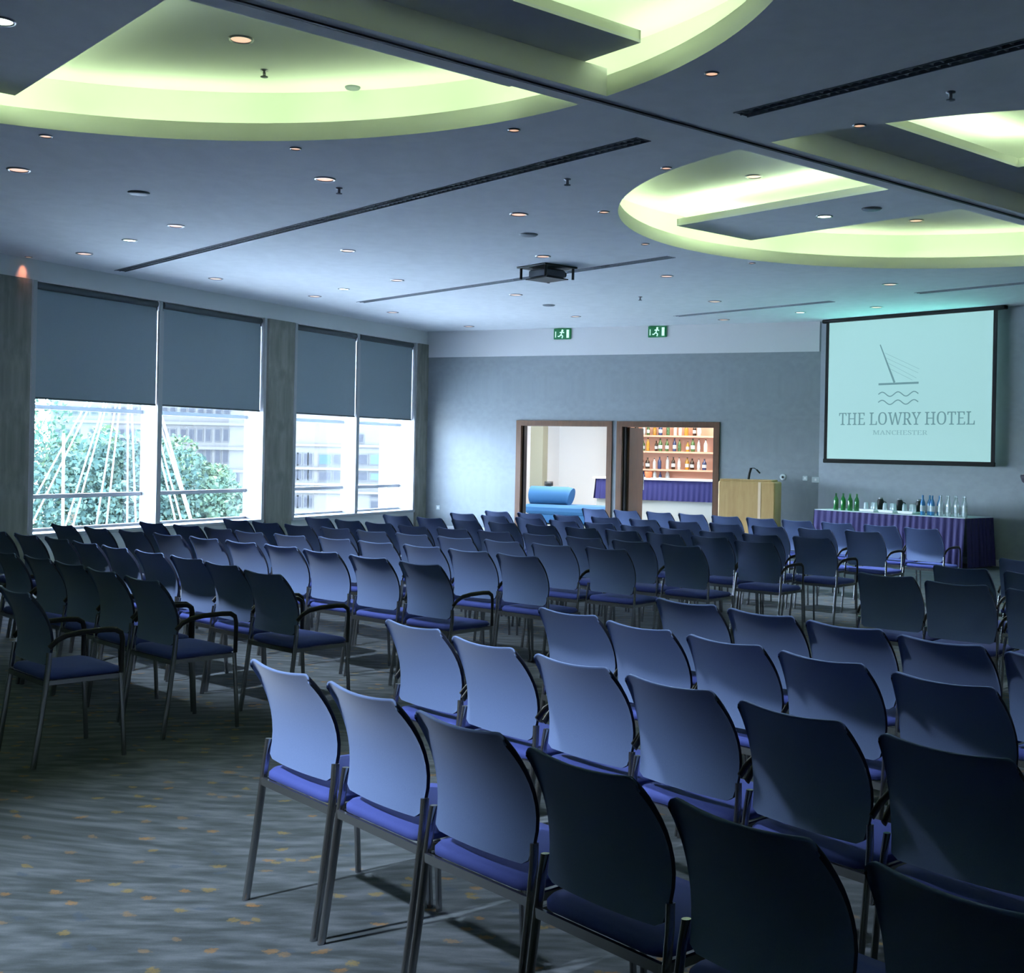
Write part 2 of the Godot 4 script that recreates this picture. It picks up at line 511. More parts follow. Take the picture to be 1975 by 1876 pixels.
func build_shell() -> void:
	var st := mb()
	# floor (a slab)
	var pts := [uv(-3.2, -5.2), uv(umax(-5.2) + 0.4, -5.2), uv(umax(14.1) + 0.4, 14.1), uv(12.56, 17.6), uv(-3.2, 17.6)]
	for y in [0.0, -0.2]:
		tri(st, pts[0] + Vector3(0, y, 0), pts[1] + Vector3(0, y, 0), pts[2] + Vector3(0, y, 0))
		tri(st, pts[0] + Vector3(0, y, 0), pts[2] + Vector3(0, y, 0), pts[3] + Vector3(0, y, 0))
		tri(st, pts[0] + Vector3(0, y, 0), pts[3] + Vector3(0, y, 0), pts[4] + Vector3(0, y, 0))
	structure(st, "floor", M.carpet, "slate-blue carpet with scattered ochre flecks", "floor")
	# walls out of view
	st = mb()
	gbox(st, -3.4, -3.0, -5.4, 17.6, 0.0, 4.8)
	structure(st, "wall_right", M.dark_wall, "grey wall outside the view on the camera's right", "wall")
	st = mb()
	gbox(st, -3.2, 13.0, -5.4, -5.0, 0.0, 4.8)
	structure(st, "wall_back", M.dark_wall, "grey wall behind the camera", "wall")
	# window wall: solid part beside the camera
	st = mb()
	wbox(st, 10.55, 21.4, 0.0, 4.8, -0.4, 0.0)
	structure(st, "wall_left", M.dark_wall, "grey wall beside the camera, beyond the window columns", "wall")
	st = mb()
	wbox(st, -0.4, 10.55, 3.64, 4.8, -0.4, 0.0)
	wbox(st, -0.4, 10.55, -0.2, 0.40, -0.4, -0.02)
	structure(st, "wall_window", M.soffit, "pale bulkhead and sill of the window wall", "wall")
	# concrete columns
	var labels := ["grey concrete column at the left edge of the window wall", "grey concrete column between the two window bays", "narrow grey concrete column in the far corner"]
	var i := 0
	for c in [[9.66, 10.6], [4.27, 4.93], [-0.02, 0.36]]:
		st = mb()
		var b := Basis(Vector3.UP, atan2(-(-WD.y) * -1.0, -WD.x) * 0.0)
		wbox(st, c[0], c[1], 0.0, 3.64, -0.38, 0.035)
		structure(st, "column", M.concrete, labels[i], "column")
		i += 1
	# far wall with two door openings
	st = mb()
	var H := 4.8
	fbox(st, -0.3, 1.97, 0, H, 0, 0.25)
	fbox(st, 3.90, 3.99, 0, H, 0, 0.25)
	fbox(st, 5.91, 7.75, 0, H, 0, 0.25)
	fbox(st, 1.97, 3.90, 2.16, H, 0, 0.25)
	fbox(st, 3.99, 5.91, 2.16, H, 0, 0.25)
	structure(st, "wall_far", M.wall, "pale grey-blue far wall with two open doorways", "wall")
	st = mb()
	fbox(st, -0.2, 7.62, 3.40, HC + 0.05, -0.012, 0.0)
	fbox(st, -0.2, 7.62, 3.39, 3.40, -0.012, 0.0)
	structure(st, "trim_1", M.soffit, "pale bulkhead band along the top of the far wall", "trim")
	st = mb()
	gbox(st, -3.2, 12.62, 17.39, 17.65, 0, 4.8)
	structure(st, "wall_screen", M.screen_wall, "grey-green wall behind the projection screen", "wall")
	# baseboards
	st = mb()
	fbox(st, 0.0, 1.97, 0, 0.1, -0.015, 0.0)
	fbox(st, 5.91, 7.6, 0, 0.1, -0.015, 0.0)
	structure(st, "baseboard_far", M.white_metal, "low painted baseboard along the far wall", "baseboard")
	st = mb()
	gbox(st, -3.0, 12.5, 17.375, 17.39, 0, 0.1)
	structure(st, "baseboard_screen", M.white_metal, "low painted baseboard under the projection screen", "baseboard")

func build_windows() -> void:
	var bays := [[0.40, 4.23, 2.33], [4.97, 9.62, 7.31]]
	var where := ["far bay", "near bay"]
	var side := ["beside the far corner", "beside the concrete column"]
	for k in 2:
		var b: Array = bays[k]
		var w := Node3D.new()
		w.name = "window_%d" % (k + 1)
		add_child(w)
		w.set_meta("kind", "structure")
		w.set_meta("label", "floor-length white framed window, " + ("bay nearer the camera, bridge and trees outside" if k == 1 else "bay by the far corner, white block outside"))
		w.set_meta("category", "window")
		var st := mb()
		for t in [b[0] + 0.03, b[1] - 0.03]:
			wbox(st, t - 0.03, t + 0.03, 0.4, 3.64, -0.36, 0.02)
		put(st, "jamb", M.frame, w)
		st = mb()
		wbox(st, b[2] - 0.03, b[2] + 0.03, 0.4, 3.64, -0.34, -0.02)
		put(st, "mullion", M.frame, w)
		for y in [0.865, 2.045, 3.60, 0.42]:
			st = mb()
			wbox(st, b[0], b[1], y - 0.028, y + 0.028, -0.36, -0.30)
			put(st, "transom", M.frame, w)
		# sashes with panes
		for h in [[b[0] + 0.06, b[2] - 0.03], [b[2] + 0.03, b[1] - 0.06]]:
			for y in [[0.448, 0.837], [0.893, 2.017], [2.073, 3.572]]:
				st = mb()
				wbox(st, h[0], h[1], y[0], y[1], -0.333, -0.327)
				put(st, "pane", M.glass, w)
		st = mb()
		wbox(st, b[0], b[1], 0.36, 0.41, -0.38, 0.03)
		put(st, "sill", M.frame, w)
		# roller blinds
		var panes := [[b[0] + 0.068, b[2] - 0.048], [b[2] + 0.048, b[1] - 0.068]]
		for j in 2:
			var p: Array = panes[j]
			var bl := thing("roller_blind", "grey roller blind half lowered, %s window half of the %s" % [["far", "near"][j], ["bay by the far corner", "bay nearer the camera"][k]], "blind", Vector3.ZERO, 0.0, "roller blinds on the window wall")
			st = mb()
			wbox(st, p[0], p[1], 2.15, 3.56, -0.058, -0.053)
			put(st, "fabric", M.blind, bl)
			st = mb()
			sweep(st, [win(p[0] + 0.016, 3.588, -0.055), win(p[1] - 0.016, 3.588, -0.055)], 0.05, 0.05, 12, Vector3.UP)
			put(st, "roller", M.blind_rail, bl)
			st = mb()
			wbox(st, p[0], p[1], 2.135, 2.16, -0.066, -0.046)
			put(st, "bottom_bar", M.blind_rail, bl)
			for t in [p[0] + 0.008, p[1] - 0.008]:
				st = mb()
				wbox(st, t - 0.006, t + 0.006, 3.5, 3.638, -0.1, -0.045)
				put(st, "bracket", M.black, bl)
		# guide strip between the blinds
		st = mb()
		wbox(st, b[2] - 0.045, b[2] + 0.045, 0.41, 3.5, -0.04, -0.01)
		put(st, "guide", M.frame, w)

func build_doors() -> void:
	var k := 1
	for d in [[1.97, 3.90], [3.99, 5.91]]:
		var o := Node3D.new()
		o.name = "door_%d" % k
		add_child(o)
		o.set_meta("kind", "structure")
		o.set_meta("label", ["open double doorway with brown wooden frame, blue sofa seen through it", "open doorway with brown wooden frame, bar shelves seen through it"][k - 1])
		o.set_meta("category", "door")
		var st := mb()
		for s in [d[0], d[1] - 0.10]:
			fbox(st, s, s + 0.10, 0, 2.16, -0.03, 0.27)
		put(st, "jamb", M.wood, o)
		st = mb()
		fbox(st, d[0], d[1], 2.07, 2.17, -0.032, 0.272)
		put(st, "head", M.wood, o)
		st = mb()
		for s in [d[0] + 0.10, d[1] - 0.13]:
			fbox(st, s, s + 0.03, 0, 2.07, 0.06, 0.2)
		put(st, "stop", M.black, o)
		# leaves folded back into the lounge
		var st2 := mb()
		if k == 2:
			fbox(st2, d[0] + 0.13, d[0] + 0.175, 0.01, 2.06, 0.2, 1.0)
			put(st2, "leaf", M.wood, o)
			st2 = mb()
			sweep(st2, [far(d[0] + 0.22, 0.9, 0.9), far(d[0] + 0.22, 1.2, 0.9)], 0.012, 0.012, 8, Vector3.RIGHT)
			put(st2, "handle", M.steel, o)
		k += 1

# ---------- chairs ----------
func back_point(s: float, t: float, front: bool) -> Vector3:
	var hw := 0.214 - 0.07 * (t - 0.45) * (t - 0.45)
	var ax := absf(s) * hw
	var r := 0.03
	var top := 0.862 - 0.016 * (1.0 - s * s)
	if ax > hw - r:
		var e := ax - (hw - r)
		top -= r - sqrt(maxf(0.0, r * r - e * e)) if e < r else r
	var bot := 0.497
	if ax > hw - 0.02:
		bot += (ax - (hw - 0.02)) * 0.7
	var y := bot + (top - bot) * t
	var z := 0.166 - 0.11 * t + 0.20 * t * t
	z += 0.018 * (1.0 - s * s)
	if front:
		z -= 0.026 * (1.0 - pow(absf(s), 8.0) * 0.5) * (1.0 - pow(t, 10.0) * 0.5)
	return Vector3(s * hw, y, z)
func back_panel(z_in: float, inner: bool) -> SurfaceTool:
	var st := mb()
	var nx := 20
	var ny := 12
	var f := func(i: int, j: int, fr: bool) -> Vector3:
		return back_point(sin(PI * (float(i) / nx - 0.5)), 1.0 - pow(1.0 - float(j) / ny, 1.5), fr)
	for i in nx:
		for j in ny:
			if not inner:
				quad(st, f.call(i, j, false), f.call(i, j + 1, false), f.call(i + 1, j + 1, false), f.call(i + 1, j, false), 1)
			else:
				quad(st, f.call(i + 1, j, true), f.call(i + 1, j + 1, true), f.call(i, j + 1, true), f.call(i, j, true), 1)
	if inner:
		for j in ny:
			quad(st, f.call(0, j, true), f.call(0, j + 1, true), f.call(0, j + 1, false), f.call(0, j, false), 2)
			quad(st, f.call(nx, j, false), f.call(nx, j + 1, false), f.call(nx, j + 1, true), f.call(nx, j, true), 2)
		for i in nx:
			quad(st, f.call(i, 0, false), f.call(i + 1, 0, false), f.call(i + 1, 0, true), f.call(i, 0, true), 2)
	else:
		for i in nx:
			quad(st, f.call(i, ny, true), f.call(i + 1, ny, true), f.call(i + 1, ny, false), f.call(i, ny, false), 1)
	return st
func seat_pad() -> SurfaceTool:
	var st := mb()
	var hx := 0.214
	var z0 := -0.235
	var z1 := 0.182
	var r := 0.05
	var outline := []
	for c in [[hx - r, z1 - r, 0.0], [-hx + r, z1 - r, PI / 2], [-hx + r, z0 + r, PI], [hx - r, z0 + r, 1.5 * PI]]:
		for k in 5:
			var a: float = c[2] + PI / 2 * k / 4
			outline.append(Vector2(c[0] + cos(a) * r, c[1] + sin(a) * r))
	var n := outline.size()
	var cen := Vector2(0, (z0 + z1) / 2)
	var levels := [[0.90, 0.420], [1.0, 0.430], [1.0, 0.448], [0.95, 0.461], [0.55, 0.467], [0.0, 0.462]]
	for l in levels.size() - 1:
		for k in n:
			var m := (k + 1) % n
			var P := []
			for e in [[l, k], [l + 1, k], [l + 1, m], [l, m]]:
				var q: Vector2 = cen + (outline[e[1]] - cen) * levels[e[0]][0]
				var y: float = levels[e[0]][1]
				if q.y < -0.16 and e[0] > 1: y -= (-0.16 - q.y) * 0.18
				P.append(Vector3(q.x, y, q.y))
			if levels[l + 1][0] == 0.0:
				tri(st, P[0], P[1], P[3], 1)
			else:
				quad(st, P[0], P[1], P[2], P[3], 1)
	for k in range(1, n - 1):
		var P := []
		for e in [0, k, k + 1]:
			var q: Vector2 = cen + (outline[e] - cen) * 0.90
			P.append(Vector3(q.x, 0.42, q.y))
		tri(st, P[0], P[1], P[2])
	return st
var chair_meshes := {}
func chair_parts() -> void:
	var C := chair_meshes
	for p in [["backrest", back_panel(0, false)], ["back_cushion", back_panel(0, true)], ["seat", seat_pad()]]:
		p[1].generate_normals()
		C[p[0]] = p[1].commit()
	for s in [-1, 1]:
		var st := mb()
		sweep(st, [Vector3(0.226 * s, 0.0, 0.235), Vector3(0.225 * s, 0.2, 0.205), Vector3(0.224 * s, 0.42, 0.176), Vector3(0.222 * s, 0.5, 0.166), Vector3(0.217 * s, 0.56, 0.160)], 0.008, 0.015, 10, Vector3.RIGHT)
		st.generate_normals()
		C["rear%d" % s] = st.commit()
		st = mb()
		sweep(st, [Vector3(0.225 * s, 0.0, -0.235), Vector3(0.224 * s, 0.22, -0.222), Vector3(0.222 * s, 0.425, -0.208)], 0.008, 0.0125, 10, Vector3.RIGHT)
		st.generate_normals()
		C["front%d" % s] = st.commit()
		st = mb()
		var path := [Vector3(0.225 * s, 0.585, 0.165), Vector3(0.228 * s, 0.618, 0.13), Vector3(0.228 * s, 0.640, 0.08), Vector3(0.228 * s, 0.650, 0.0), Vector3(0.228 * s, 0.652, -0.12), Vector3(0.228 * s, 0.648, -0.175), Vector3(0.228 * s, 0.630, -0.205), Vector3(0.228 * s, 0.595, -0.213), Vector3(0.227 * s, 0.425, -0.212)]
		sweep(st, path, 0.006, 0.014, 8, Vector3.RIGHT)
		st.generate_normals()
		C["arm%d" % s] = st.commit()
	var st := mb()
	box(st, Vector3(0, 0.412, 0.183), Vector3(0.444, 0.026, 0.012))
	box(st, Vector3(0, 0.412, -0.205), Vector3(0.444, 0.022, 0.012))
	for s in [-1, 1]:
		box(st, Vector3(0.219 * s, 0.412, -0.011), Vector3(0.012, 0.022, 0.39))
	st.generate_normals()
	C["frame"] = st.commit()
func make_chair(label: String, at: Vector3, turn: float, arms_: bool, group: String) -> void:
	var C := chair_meshes
	var t := thing("conference_chair", label, "chair", at, turn, group)
	put_mesh(C.backrest, "backrest", M.fabric, t)
	put_mesh(C.back_cushion, "back_cushion", M.pad, t)
	put_mesh(C.seat, "seat", M.seat, t)
	put_mesh(C.frame, "seat_frame", M.chrome, t)
	for s in [-1, 1]:
		put_mesh(C["rear%d" % s], "leg", M.chrome, t)
		put_mesh(C["front%d" % s], "leg", M.chrome, t)
		if arms_:
			put_mesh(C["arm%d" % s], "armrest", M.black, t)
const ORD := ["first", "second", "third", "fourth", "fifth", "sixth", "seventh", "eighth", "ninth", "tenth", "eleventh", "twelfth"]
func build_chairs() -> void:
	chair_parts()
	# rows of [u, v] of the window-side top corner of each backrest; arm: which chairs carry armrests; turn: extra yaw in degrees
	var window_block := [
		{"c": [[6.43, 2.0]], "arm": [0], "turn": 5},
		{"c": [[6.64, 2.74], [7.18, 2.73], [7.66, 2.71], [8.12, 2.68], [8.56, 2.63]], "arm": [0, 1, 2, 3, 4], "turn": 5},
		{"c": [[6.60, 3.46], [7.2, 3.5], [7.69, 3.49], [8.20, 3.46], [8.64, 3.41], [9.09, 3.37], [9.53, 3.33], [9.9, 3.25], [10.3, 3.17]], "arm": [0, 1], "turn": 6},
		{"c": [[6.65, 4.62], [7.2, 4.58], [7.74, 4.53], [8.26, 4.50], [8.71, 4.42], [9.17, 4.34], [9.61, 4.24], [10.02, 4.14], [10.45, 4.02], [10.90, 3.90]], "arm": [0], "turn": 10},
		{"c": [[6.83, 5.60], [7.28, 5.52], [7.79, 5.45], [8.26, 5.34], [8.72, 5.26], [9.13, 5.11], [9.57, 4.99], [10.04, 4.93], [10.48, 4.85], [10.92, 4.73]], "arm": [1, 3], "turn": 11},
		{"c": [[6.97, 6.62], [7.42, 6.47], [7.86, 6.36], [8.28, 6.23], [8.72, 6.12], [9.18, 6.02], [9.64, 5.93], [10.12, 5.82], [10.60, 5.73], [11.12, 5.66]], "arm": [1], "turn": 11},
		{"c": [[6.92, 7.43], [7.44, 7.38], [7.91, 7.28], [8.38, 7.18], [8.82, 7.04], [9.27, 6.92], [9.73, 6.80], [10.21, 6.73], [10.70, 6.67], [11.22, 6.60]], "arm": [1], "turn": 10},
		{"c": [[6.91, 8.36], [7.50, 8.46], [7.99, 8.37], [8.47, 8.30], [8.95, 8.22], [9.42, 8.11], [9.88, 8.0], [10.34, 7.88], [10.80, 7.76], [11.26, 7.64]], "arm": [0, 1, 2], "turn": 9},
		{"c": [[7.02, 9.33], [7.49, 9.18], [7.97, 9.11], [8.45, 9.05], [8.94, 8.99], [9.43, 8.93], [9.92, 8.87], [10.41, 8.80], [10.90, 8.70], [11.42, 8.65]], "arm": [0, 1], "turn": 8},
		{"c": [[7.34, 10.62], [7.82, 10.48], [8.30, 10.32], [8.79, 10.20], [9.28, 10.08], [9.76, 9.95], [10.24, 9.81], [10.72, 9.65], [11.20, 9.50], [11.66, 9.38]], "arm": [0, 1, 3], "turn": 8},
		{"c": [[7.34, 11.70], [7.87, 11.74], [8.38, 11.66], [8.88, 11.59], [9.36, 11.53], [9.84, 11.46], [10.32, 11.39], [10.79, 11.31], [11.25, 11.2], [11.72, 11.08]], "arm": [0, 1], "turn": 7},
	]
	var screen_block := [
		{"c": [[3.83, 2.04], [3.34, 2.05], [2.83, 2.03], [2.32, 2.01], [1.80, 1.97], [1.30, 1.96]], "arm": [], "turn": 0},
		{"c": [[4.40, 2.99], [3.87, 2.95], [3.37, 2.95], [2.89, 2.94], [2.39, 2.92], [1.88, 2.89]], "arm": [0, 1, 2, 3, 4, 5], "turn": 1},
		{"c": [[4.36, 3.84], [3.86, 3.80], [3.39, 3.80], [2.91, 3.79], [2.40, 3.76]], "arm": [0, 1, 2], "turn": 2},
		{"c": [[4.33, 4.62], [3.86, 4.62], [3.38, 4.60], [2.89, 4.57], [2.40, 4.54]], "arm": [], "turn": 4},
		{"c": [[4.60, 6.80], [4.08, 6.74], [3.58, 6.78]], "arm": [0, 1, 2], "turn": 9},
		{"c": [[4.64, 7.77], [4.14, 7.81]], "arm": [0, 1], "turn": 8},
		{"c": [[4.71, 8.81]], "arm": [0], "turn": 8},
	]
	var blocks := [[window_block, "window-side block", "blue chairs on the window side of the aisle"], [screen_block, "block near the camera", "blue chairs on the near side of the aisle"]]
	for b in blocks:
		var r := 0
		for row in b[0]:
			var turn: float = GRID_TURN + deg_to_rad(row.turn)
			var i := 0
			var last := -1.0
			for c0 in row.c:
				var c := [c0[0], c0[1]]
				if last > 0.0 and absf(c[0] - last) < 0.475: c[0] = last + 0.475 * signf(c[0] - last)
				last = c[0]
				var jit := rng.randf_range(-0.03, 0.03)
				var y := Basis(Vector3.UP, turn + jit)
				var at: Vector3 = uv(c[0], c[1]) - y * Vector3(-0.193, 0.0, 0.258)
				var armed: bool = i in row.arm
				var label := "%s, %s from the centre aisle, %s row from the back, %s" % ["blue armchair" if armed else "blue chair", ORD[i], ORD[r], b[1]]
				make_chair(label, at, turn + jit, armed, b[2])
				i += 1
			r += 1

# ---------- ceiling fittings ----------
func build_fittings() -> void:
	# recessed warm downlights: u, v, height, radius
	var lamps := [[7.60, 3.89, HU, 0.085], [9.33, 3.18, HC, 0.05], [10.66, 3.41, HC, 0.095], [8.32, 4.74, HC, 0.045], [9.09, 5.47, HC, 0.09], [6.72, 5.60, HC, 0.045], [9.08, 7.65, HC, 0.09], [8.40, 8.14, HC, 0.055], [6.75, 7.23, HC, 0.045],
		[7.77, 9.59, HU, 0.085], [7.88, 12.69, HU, 0.085], [4.89, 5.62, HC, 0.045], [4.95, 7.24, HC, 0.045], [12.17, 5.52, HC, 0.09], [14.81, 5.54, HC, 0.1], [12.20, 7.67, HC, 0.09], [10.83, 9.51, HC, 0.09], [13.84, 9.50, HC, 0.095], [15.63, 7.69, HC, 0.1],
		[16.28, 9.66, HC, 0.1], [13.79, 11.59, HC, 0.1], [10.85, 11.67, HC, 0.09], [17.17, 11.71, HC, 0.1], [18.0, 14.0, HC, 0.1], [15.23, 14.14, HC, 0.09], [12.11, 14.09, HC, 0.1], [13.63, 16.1, HC, 0.1], [9.18, 14.19, HC, 0.1], [10.72, 16.22, HC, 0.1], [9.36, 11.55, HC, 0.045], [9.36, 9.71, HC, 0.05]]
	lamps.sort_custom(func(a, b): return (int(a[1] / 1.55) * 100 - a[0]) < (int(b[1] / 1.55) * 100 - b[0]))
	var row := -1
	var n := 0
	var rows := 0
	for a in lamps:
		if int(a[1] / 1.55) != row:
			row = int(a[1] / 1.55)
			n = 0
			rows += 1
		var what := "small round warm downlight" if a[3] < 0.06 else "round warm downlight"
		if a[2] > HC + 0.1: what = "warm downlight inside a ring"
		downlight(a, "%s, %s from the windows in the %s ceiling row overhead" % [what, ORD[n], ORD[rows - 1]], M.warm_lamp, "warm recessed ceiling downlights")
		n += 1
	var where := ["bright white spot lamp on the cross arm of the nearer ceiling ring", "bright white spot lamp in the ceiling near the middle window column", "bright white spot lamp in the ceiling towards the far corner", "bright white spot lamp on the cross arm of the ring nearer the screen", "bright white spot lamp beside the screen's upper left corner"]
	var k := 0
	for a in white_spots():
		var label: String = where[k] if k < 5 else ["white spot lamp on the near cross arm, out of view overhead", "white spot lamp in the ceiling behind the camera", "white spot lamp on the near arm of the far ring"][k - 5]
		downlight([a[0], a[1], a[2], 0.085], label, M.white_lamp, "bright white spot lamps")
		k += 1
	var wd := win(9.78, HC, 0.10)
	var wo := thing("downlight", "small warm downlight grazing the bulkhead above the left concrete column", "downlight", wd, 0.0, "warm recessed ceiling downlights")
	var ws := mb()
	lathe(ws, [[0.036, 0.0], [0.036, -0.006], [0.045, -0.008], [0.047, 0.0]], 20)
	put(ws, "trim_ring", M.steel, wo)
	ws = mb()
	lathe(ws, [[0.0, -0.003], [0.036, -0.003]], 20)
	put(ws, "lens", M.warm_lamp, wo)
	# detectors and sprinklers
	var disc_labels := ["flat grey ceiling speaker disc between the nearer ring and the windows", "flat grey smoke detector disc inside the nearer lit recess", "flat grey speaker disc on the cross arm of the far ring", "flat grey speaker disc in the ceiling beyond the projector", "flat grey speaker disc in the ceiling before the projector"]
	k = 0
	for a in [[10.82, 4.54, HC, 0.1], [8.01, 5.05, HU, 0.06], [7.03, 10.52, HS, 0.1], [14.37, 12.76, HC, 0.1], [9.85, 8.44, HC, 0.1]]:
		var st := mb()
		var r: float = a[3]
		lathe(st, [[r * 0.5, -0.02], [r * 0.85, -0.016], [r, -0.004], [r, 0.0]], 24)
		lathe(st, [[0.0, -0.021], [r * 0.5, -0.02]], 24)
		var o := put(st, "ceiling_speaker" if k != 1 else "smoke_detector", M.detector)
		o.position = uv(a[0], a[1], a[2])
		tag(o, disc_labels[k], "speaker" if k != 1 else "detector")
		k += 1
	var spr := ["small sprinkler head inside the nearer lit recess", "small sprinkler head beside the first air slot", "small sprinkler head between the two ceiling rings", "small sprinkler head at the ceiling's right edge", "small sprinkler head beyond the projector"]
	k = 0
	for a in [[8.10, 4.34, HU], [9.31, 5.75, HC], [7.61, 6.94, HC], [4.11, 6.98, HC], [12.57, 12.96, HC]]:
		var o := thing("sprinkler", spr[k], "sprinkler", uv(a[0], a[1], a[2]), 0.0, "ceiling sprinkler heads")
		var st := mb()
		lathe(st, [[0.012, -0.05], [0.012, -0.012], [0.03, -0.008], [0.03, 0.0]], 12)
		put(st, "body", M.steel, o)
		st = mb()
		lathe(st, [[0.0, -0.058], [0.028, -0.055], [0.028, -0.05], [0.0, -0.05]], 12)
		put(st, "deflector", M.slot, o)
		k += 1
	# projector on its ceiling plate
	var pj := thing("projector", "black ceiling projector hanging on four posts under a square plate", "projector", uv(11.42, 10.1, HC), GRID_TURN)
	var st := mb()
	soft_box(st, Vector3(0, -0.012, 0), Vector3(0.54, 0.022, 0.54), 0.004)
	put(st, "plate", M.black, pj)
	for x in [-0.23, 0.23]:
		for z in [-0.23, 0.23]:
			st = mb()
			sweep(st, [Vector3(x, -0.02, z), Vector3(x, -0.16, z)], 0.018, 0.018, 10, Vector3.RIGHT)
			put(st, "post", M.black, pj)
	st = mb()
	soft_box(st, Vector3(0, -0.095, 0), Vector3(0.36, 0.11, 0.32), 0.02)
	put(st, "body", mat(rgb(70, 76, 84), 0.4), pj)
	st = mb()
	box(st, Vector3(0, -0.158, 0), Vector3(0.40, 0.012, 0.36))
	put(st, "tray", M.black, pj)
	st = mb()
	sweep(st, [Vector3(0.1, -0.09, -0.17), Vector3(0.1, -0.09, -0.21)], 0.035, 0.035, 16, Vector3.UP)
	put(st, "lens", M.black, pj)
	# exit signs on the bulkhead
	k = 0
	for s in [2.88, 4.73]:
		var ex := thing("exit_sign", ["green running-man exit sign above the sofa doorway", "green running-man exit sign above the bar doorway"][k], "exit sign", far(s, 3.79, -0.03), atan2(-FN.x, FN.y) * -1.0 + 0.0, "exit signs on the far bulkhead")
		ex.rotation.y = -atan2(FN.x, FN.y)
		st = mb()
		soft_box(st, Vector3(0, 0, 0), Vector3(0.34, 0.2, 0.035), 0.006)
		var gm := glow(rgb(20, 120, 70), 0.35)
		gm.albedo_color = rgb(14, 70, 44)
		put(st, "case", gm, ex)
		var wm := glow(Color(0.75, 1.0, 0.88), 0.7)
		st = mb()
		# arrow, running figure and door
		box(st, Vector3(-0.13, -0.01, 0.019), Vector3(0.016, 0.11, 0.003))
		put(st, "arrow", wm, ex)
		st = mb()
		box(st, Vector3(0.115, 0.0, 0.019), Vector3(0.05, 0.15, 0.003))
		put(st, "door_symbol", wm, ex)
		st = mb()
		lathe(st, [[0.0, 0.0], [0.02, 0.0], [0.02, 0.003], [0.0, 0.003]], 14)
		var head := put(st, "figure_head", wm, ex)
		head.transform = Transform3D(Basis(Vector3.RIGHT, PI / 2), Vector3(0.005, 0.062, 0.017))
		st = mb()
		for a in [[0.0, 0.04, -0.02, -0.015], [-0.02, -0.015, 0.015, -0.045], [0.015, -0.045, 0.0, -0.082], [-0.02, -0.015, -0.06, -0.05], [-0.06, -0.05, -0.085, -0.045], [0.0, 0.035, 0.04, 0.02], [0.0, 0.035, -0.045, 0.025]]:
			sweep(st, [Vector3(a[0], a[1], 0.019), Vector3(a[2], a[3], 0.019)], 0.003, 0.010, 8, Vector3.BACK)
		put(st, "running_figure", wm, ex)
		k += 1
func downlight(a: Array, label: String, lens: Material, group: String) -> void:
	var r: float = a[3]
	var o := thing("downlight", label, "downlight", uv(a[0], a[1], a[2]), 0.0, group)
	var st := mb()
	lathe(st, [[r * 0.80, 0.0], [r * 0.80, -0.006], [r * 0.86, -0.010], [r, -0.008], [r * 1.04, 0.0]], 28)
	put(st, "trim_ring", M.steel, o)
	st = mb()
	lathe(st, [[0.0, -0.003], [r * 0.8, -0.003]], 28)
	put(st, "lens", lens, o)

